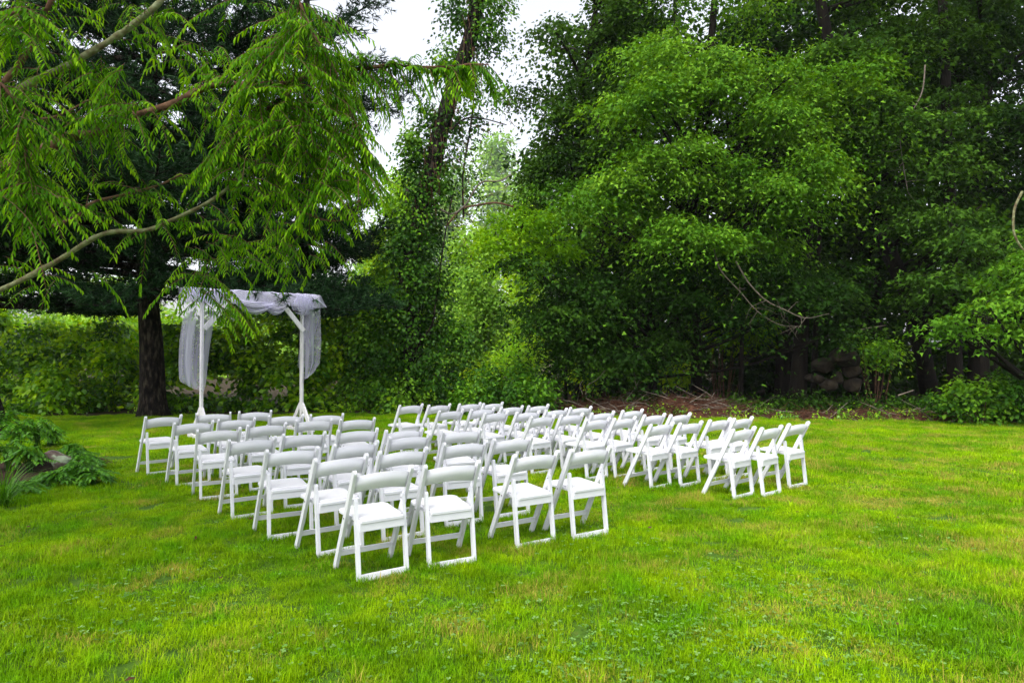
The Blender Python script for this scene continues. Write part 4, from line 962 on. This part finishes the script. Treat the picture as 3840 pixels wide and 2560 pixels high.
shrub('lit_bush', 'small bright green bush in a low opening behind the brush pile', [LB(1345, 850, 23.5, 35, 26, .6, 20), LB(1560, 850, 23.5, 30, 20, .6, 10)], M['lime'], 96, L=.16, W=.1, per=46, spread=.2, flat=.7, shape=OVAL)
ug = []
for px in range(1290, 2420, 48):
    d = float(lawn_edge(gnd(px, 960).x)) + 1.6 + random.uniform(0, 1.4); ug.append(LB(px, 935 - random.uniform(5, 20), d, 45, 16, .8, 12))
foliage('undergrowth', ug, M['maple_shade'], L=.10, W=.06, per=34, spread=.2, flat=.5, shape=OVAL, seed=97)
tag(bpy.data.objects['undergrowth'], 'low dark undergrowth on the shaded woods floor', 'undergrowth', kind='stuff')
# ragged plants along the lawn edge
lob = []
for x in np.arange(-15, 15, .28):
    lob.append((x, float(lawn_edge(x)) + random.uniform(.05, .35), .10, .2, .15, .10, random.choice([1, 1, 2])))
foliage('edge_weeds', lob, M['thicket'], L=.07, W=.04, per=26, spread=.11, flat=.7, shape=OVAL, seed=98, droop=.1)
tag(bpy.data.objects['edge_weeds'], 'ragged weeds along the back edge of the mown lawn', 'weeds', kind='stuff')

r_ = np.random.default_rng(99); n_ = 260
C_ = np.stack([r_.uniform(-9, 10, n_), r_.uniform(3, 16, n_), r_.uniform(.02, .06, n_)], 1); A_ = r_.uniform(0, 6.28, n_)
o = emit('fallen_leaves', leaves_V(C_, np.stack([np.cos(A_), np.sin(A_), r_.uniform(-.2, .3, n_)], 1), np.array([0, 0, 1.]) + r_.normal(size=(n_, 3)) * .35, r_.uniform(.02, .055, n_), r_.uniform(.015, .035, n_), OVAL), OVAL[1], M['needles_dead'])
tag(o, 'small brown fallen leaves scattered in the lawn', 'leaves', kind='stuff')

# ------------------------------------------------------------------ brush piles
def brush(name, label, px0, px1, n, hmax, seed, depth=1.3, gap=.35):
    rr = random.Random(seed); x0 = gnd(px0, 955).x; x1 = gnd(px1, 955).x
    org = Vector(((x0 + x1) / 2, float(lawn_edge((x0 + x1) / 2)) + gap, 0)); root = empty(name, org); tag(root, label, 'brush pile')
    nx, ny = 60, 14; V = []; F = []
    def hh(u, v): return hmax * math.sin(math.pi * min(1, max(0, u))) ** .6 * math.sin(math.pi * min(1, max(0, v))) ** .7 * (.6 + .4 * math.sin(u * 17 + seed) * math.cos(v * 5 + u * 9))
    for j in range(ny + 1):
        for i in range(nx + 1):
            u = i / nx; v = j / ny; x = x0 + (x1 - x0) * u; y = float(lawn_edge(x)) + gap + v * depth
            V.append(Vector((x, y, .015 + max(0, hh(u, v)) + (rr.uniform(-.03, .04) if 0 < v < 1 else -.02))) - org)
    for j in range(ny):
        for i in range(nx): a = j * (nx + 1) + i; F.append((a, a + 1, a + nx + 2, a + nx + 1))
    mb = MB(); mb.add(V, F); mb.build('needle_heap', M['needles_dead'], root)
    for nm, mat, cnt, rad, ls in (('twigs', 'needles_dead', n, (.003, .009), (.15, .6)), ('sticks', 'deadwood', n // 12, (.006, .018), (.3, .9))):
        mb = MB()
        for _ in range(cnt):
            u = rr.random(); v = rr.betavariate(1.2, 1.6); x = x0 + (x1 - x0) * u; y = float(lawn_edge(x)) + gap + v * depth - .1
            c = Vector((x, y, max(.02, hh(u, v)) + rr.uniform(0, .08))) - org; az = rr.gauss(0, .8) + (math.pi if rr.random() < .5 else 0); el = rr.gauss(.05, .28); l = rr.uniform(*ls)
            d = Vector((math.cos(az) * math.cos(el), math.sin(az) * math.cos(el), math.sin(el))); e = c + d * l; m_ = (c + e) / 2 + Vector((0, 0, rr.uniform(-.04, .06)))
            if e.z < 0: e.z = .02
            q = rr.uniform(*rad); mb.tube([c, m_, e], [q, q * .8, q * .4], 3)
        o = mb.build(nm, M[mat], root); o['kind'] = 'stuff'
    lob = [(x0 + (x1 - x0) * rr.random() - org.x, rr.uniform(-.15, .45) + float(lawn_edge(x0)) * 0, .10 + rr.random() * .1, .2, .15, .08, 2) for _ in range(int((x1 - x0) * 5))]
    o, _ = foliage('weeds', lob, M['thicket'], root, L=.08, W=.04, per=22, spread=.11, flat=.6, shape=OVAL, seed=seed); o['kind'] = 'stuff'
brush('brush_pile', 'long heap of brown twigs and pine needles behind the right chairs', 1300, 1760, 1500, .50, 111, 1.9)
brush('brush_pile', 'low strip of brown cut brush at the right along the woods edge', 1740, 2260, 900, .16, 112, 1.1, .1)
def stick(name, label, pts, d, r0, r1, mat='deadwood', forks=0, seed=1):
    rr = random.Random(seed); P = [at(x, y, d + 0.0) for x, y in pts]; org = P[0].copy(); mb = MB(); p = smooth_path([q - org for q in P], 5); mb.tube(p, taper(len(p), r0, r1), 6)
    root = mb.build(name, M[mat]); root.location = org; tag(root, label, 'branch')
    for k in range(forks):
        b = p[rr.randrange(len(p) // 3, len(p))]; e = b + Vector((rr.uniform(-.7, .7), rr.uniform(-.2, .2), rr.uniform(-.6, .3))); m2 = MB(); q = smooth_path([b, (b + e) / 2 + Vector((rr.uniform(-.12, .12), 0, rr.uniform(-.1, .1))), e], 4)
        m2.tube(q, taper(len(q), r1 * 1.1, .003), 4); m2.build('side_twig', M[mat], root)
    return root
stick('dead_stick', 'pale curved dead stick standing left in the brush pile', [(1345, 905), (1350, 885), (1370, 872), (1390, 850)], 17.9, .014, .006)
stick('dead_stick', 'short pale bent stick beside the curved one in the brush', [(1338, 905), (1332, 885), (1340, 872)], 17.9, .010, .005)
stick('dead_stick', 'upright thin dead stick in the middle of the brush pile', [(1462, 890), (1458, 870), (1460, 862)], 18.2, .010, .004)
stick('dead_stick', 'pale fallen limb slanting above the stone heap', [(1955, 764), (1985, 755), (2035, 747)], 19.2, .022, .012)
stick('dead_stick', 'pale stick lying on the woods floor at the right', [(2062, 908), (2098, 896)], 17.2, .02, .014)
stick('dead_limb', 'pale forked dead limb hanging in the right maple', [(2125, 150), (2118, 210), (2095, 255), (2070, 285), (2068, 330), (2078, 400), (2085, 440)], 18.0, .020, .006, forks=9, seed=4)
stick('dead_limb', 'bare pale dead bough arching under the shade toned maple leaves', [(1690, 600), (1720, 650), (1760, 690), (1800, 710), (1850, 730), (1905, 720)], 17.0, .022, .006, forks=9, seed=5)
stick('dead_limb', 'thin bare twiggy bough left of the arching dead bough', [(1640, 570), (1655, 620), (1700, 670), (1740, 715), (1790, 745), (1840, 750)], 17.1, .018, .005, forks=8, seed=8)
stick('dead_limb', 'mossy bent bare limb at the right edge', [(2348, 440), (2330, 480), (2328, 530), (2340, 560), (2352, 575)], 13.8, .026, .02, 'lichen')
stick('dead_stick', 'broken stub branch poking into the sky gap beside the pine', [(800, 470), (820, 464), (850, 459)], 19.5, .035, .03, 'branch')

# ------------------------------------------------------------------ stones
def stone(label, px, py, d, w, h, mat, seed, onground=False):
    bm = bmesh.new(); bmesh.ops.create_icosphere(bm, subdivisions=3, radius=1); r = np.random.default_rng(seed)
    pl = unit(r.normal(size=(9, 3))); offs = r.uniform(.5, .88, 9)
    for v in bm.verts:
        p = np.array(v.co)
        for n_, o_ in zip(pl, offs):
            k = p @ n_
            if k > o_: p = p - n_ * (k - o_) * .85
        v.co = Vector(p) * (1 + .02 * math.sin(p[0] * 9 + seed))
        v.co.x *= w; v.co.y *= w * .8; v.co.z *= h
    c = at(px, py, d); o = bm_obj('stone', bm, mat, smooth=False); o.location = (c.x, c.y, max(h * .35, c.z) if not onground else h * .45); o.rotation_euler = (0, 0, r.uniform(0, 6)); tag(o, label, 'stone'); return o
stone('lichen covered boulder among the bed plants at the left', 128, 1053, 9.5, .21, .20, M['stone'], 1, True)
stone('smaller brown stone half hidden in the left planting bed', 92, 1070, 9.3, .16, .12, M['stone2'], 2, True)
for i, (px, py, w, h, lb) in enumerate(((1945, 822, .58, .34, 'large pointed stone on top of the heap under the trees'), (1893, 838, .42, .24, 'rounded mossy stone at the left top of the heap'), (1955, 850, .28, .22, 'square dark stone under the large pointed one'), (1927, 868, .18, .2, 'upright stone low in the middle of the heap'), (1880, 868, .2, .16, 'reddish stone low at the left of the heap'), (1860, 868, .22, .14, 'flat stone beside the thick bare trunk'), (1905, 885, .26, .2, 'bottom stone of the heap near the ground'), (1960, 885, .34, .22, 'bottom right stone of the heap'))):
    stone(lb, px, py, 19.0 + .1 * (i % 3), w, h, M['stone2'], 10 + i)
for s_ in [o for o in bpy.data.objects if o.name.startswith('stone') and o.get('label', '').endswith('heap') or 'heap' in o.get('label', '') and o.get('category') == 'stone']:
    s_['group'] = 'stones heaped under the trees'

# ------------------------------------------------------------------ left bed plants
def bed_plant(label, x, y, h, nl, seed, spread=.35, compound=True, L=.10):
    rr = random.Random(seed); root = empty('bed_plant', (x, y, 0)); tag(root, label, 'plant', 'leafy plants in the left bed')
    C = []; T = []; N = []; mb = MB(); Ls = []
    for i in range(nl):
        az = rr.uniform(0, 6.28); reach = rr.uniform(.4, 1) * spread; b = Vector((rr.uniform(-.04, .04), rr.uniform(-.04, .04), 0)); top = Vector((math.cos(az) * reach * .5, math.sin(az) * reach * .5, h * rr.uniform(.6, 1))); e = top + Vector((math.cos(az) * reach, math.sin(az) * reach, -.12 * rr.random() - .02))
        p = smooth_path([b, top, e], 7); mb.tube(p, taper(len(p), .005, .002), 3)
        for k in range(5, len(p)):
            for sg in (-1, 1):
                t = (p[min(k + 1, len(p) - 1)] - p[k - 1]).normalized(); s = t.cross(Vector((0, 0, 1))).normalized() * sg
                C.append(p[k]); T.append(s * .9 + t * .6 + Vector((0, 0, -.15))); N.append(Vector((0, 0, 1)) + Vector((rr.uniform(-.3, .3), rr.uniform(-.3, .3), 0))); Ls.append(L * rr.uniform(.7, 1.1))
        C.append(p[-1]); T.append((p[-1] - p[-2]).normalized()); N.append(Vector((0, 0, 1))); Ls.append(L)
    C, T, N = (np.array([tuple(v) for v in a]) for a in (C, T, N)); Ls = np.array(Ls)
    mb.build('stem', M['fern'], root)
    emit('leaves', leaves_V(C, T, N, Ls, Ls * .34, LONG), LONG[1], M['fern'], root, np.clip(rng.normal(.5, .25, len(C)), 0, 1))
plants = [(45, 1035, .62, 'tall leafy plant at the upper left of the bed'), (85, 1030, .66, 'tallest leafy plant behind the boulder'), (20, 1075, .5, 'leafy plant at the left edge of the bed'), (70, 1080, .42, 'leafy plant in front of the tall bed plants'), (115, 1020, .45, 'plant with arching leaves behind the boulder top'), (185, 1105, .34, 'leafy plant right of the boulder'), (140, 1112, .24, 'low leafy plant at the front of the bed'), (215, 1110, .24, 'rightmost low plant spreading onto the lawn'), (112, 1110, .22, 'small plant at the front left of the boulder'), (170, 1060, .36, 'shaded plant right behind the boulder'), (50, 1135, .2, 'small plant beside the grass clump'), (10, 1010, .7, 'dark leafy plant by the left edge trunk'), (195, 1070, .25, 'faint low plant at the lawn side of the bed')]
for i, (px, py, h, lb) in enumerate(plants):
    g = gnd(px, py + 6); bed_plant(lb, g.x, g.y, h * .8, 26, 400 + i, .15 + h * .15, L=.085)
def grass_clump():
    g = gnd(8, 1165); rr = random.Random(9); C = []; V = []; n = 150
    for i in range(n):
        az = rr.uniform(0, 6.28); l = rr.uniform(.4, .75); a = rr.uniform(.2, .8); p = [Vector((rr.uniform(-.05, .05), rr.uniform(-.05, .05), 0))]; d = Vector((math.cos(az) * math.sin(a), math.sin(az) * math.sin(a), math.cos(a)))
        for k in range(4): p.append(p[-1] + d * l / 4); d = (d + Vector((0, 0, -.38))).normalized()
        s = Vector((-math.sin(az), math.cos(az), 0)) * .0035
        V.append([tuple(q) for q in (p[0] - s, p[0] + s, p[1] + s, p[1] - s, p[2] + s, p[2] - s, p[3] + s * .7, p[3] - s * .7, p[4])])
    V = np.array(V); V[:, :, 2] = np.maximum(V[:, :, 2], .01)
    o = emit('ornamental_grass', V, [(0, 1, 2, 3), (3, 2, 4, 5), (5, 4, 6, 7), (7, 6, 8)], M['fern'], tint=rng.random(n)); o.location = g
    tag(o, 'arching grass clump at the left edge of the bed', 'plant')
grass_clump()
st = Vector((-13.5 * 1.0, 17.0, 0)); bt = at(5, 985, 12.5); 
mb = MB(); p_ = smooth_path([Vector((0, 0, 0)), Vector((-.1, 0, .5)), Vector((-.35, 0, 1.5)), Vector((-.5, 0, 3.2)), Vector((-.8, 0, 6))], 4); mb.tube(p_, taper(len(p_), .28, .12, .5), 12)
root = empty('edge_tree', (at(-8, 985, 13).x, 13, 0)); tag(root, 'dark reddish trunk cut by the left edge of the frame', 'tree'); mb.build('trunk', M['bark2'], root)
foliage('crown', [(-.8, 0, 5.6, 1.6, 1.6, 1.2, 50), (-2.2, .5, 4.6, 1.4, 1.4, 1.0, 40)], M['wood_l'], root, per=40, L=.14, W=.1, spread=.3, shape=OVAL, seed=777)
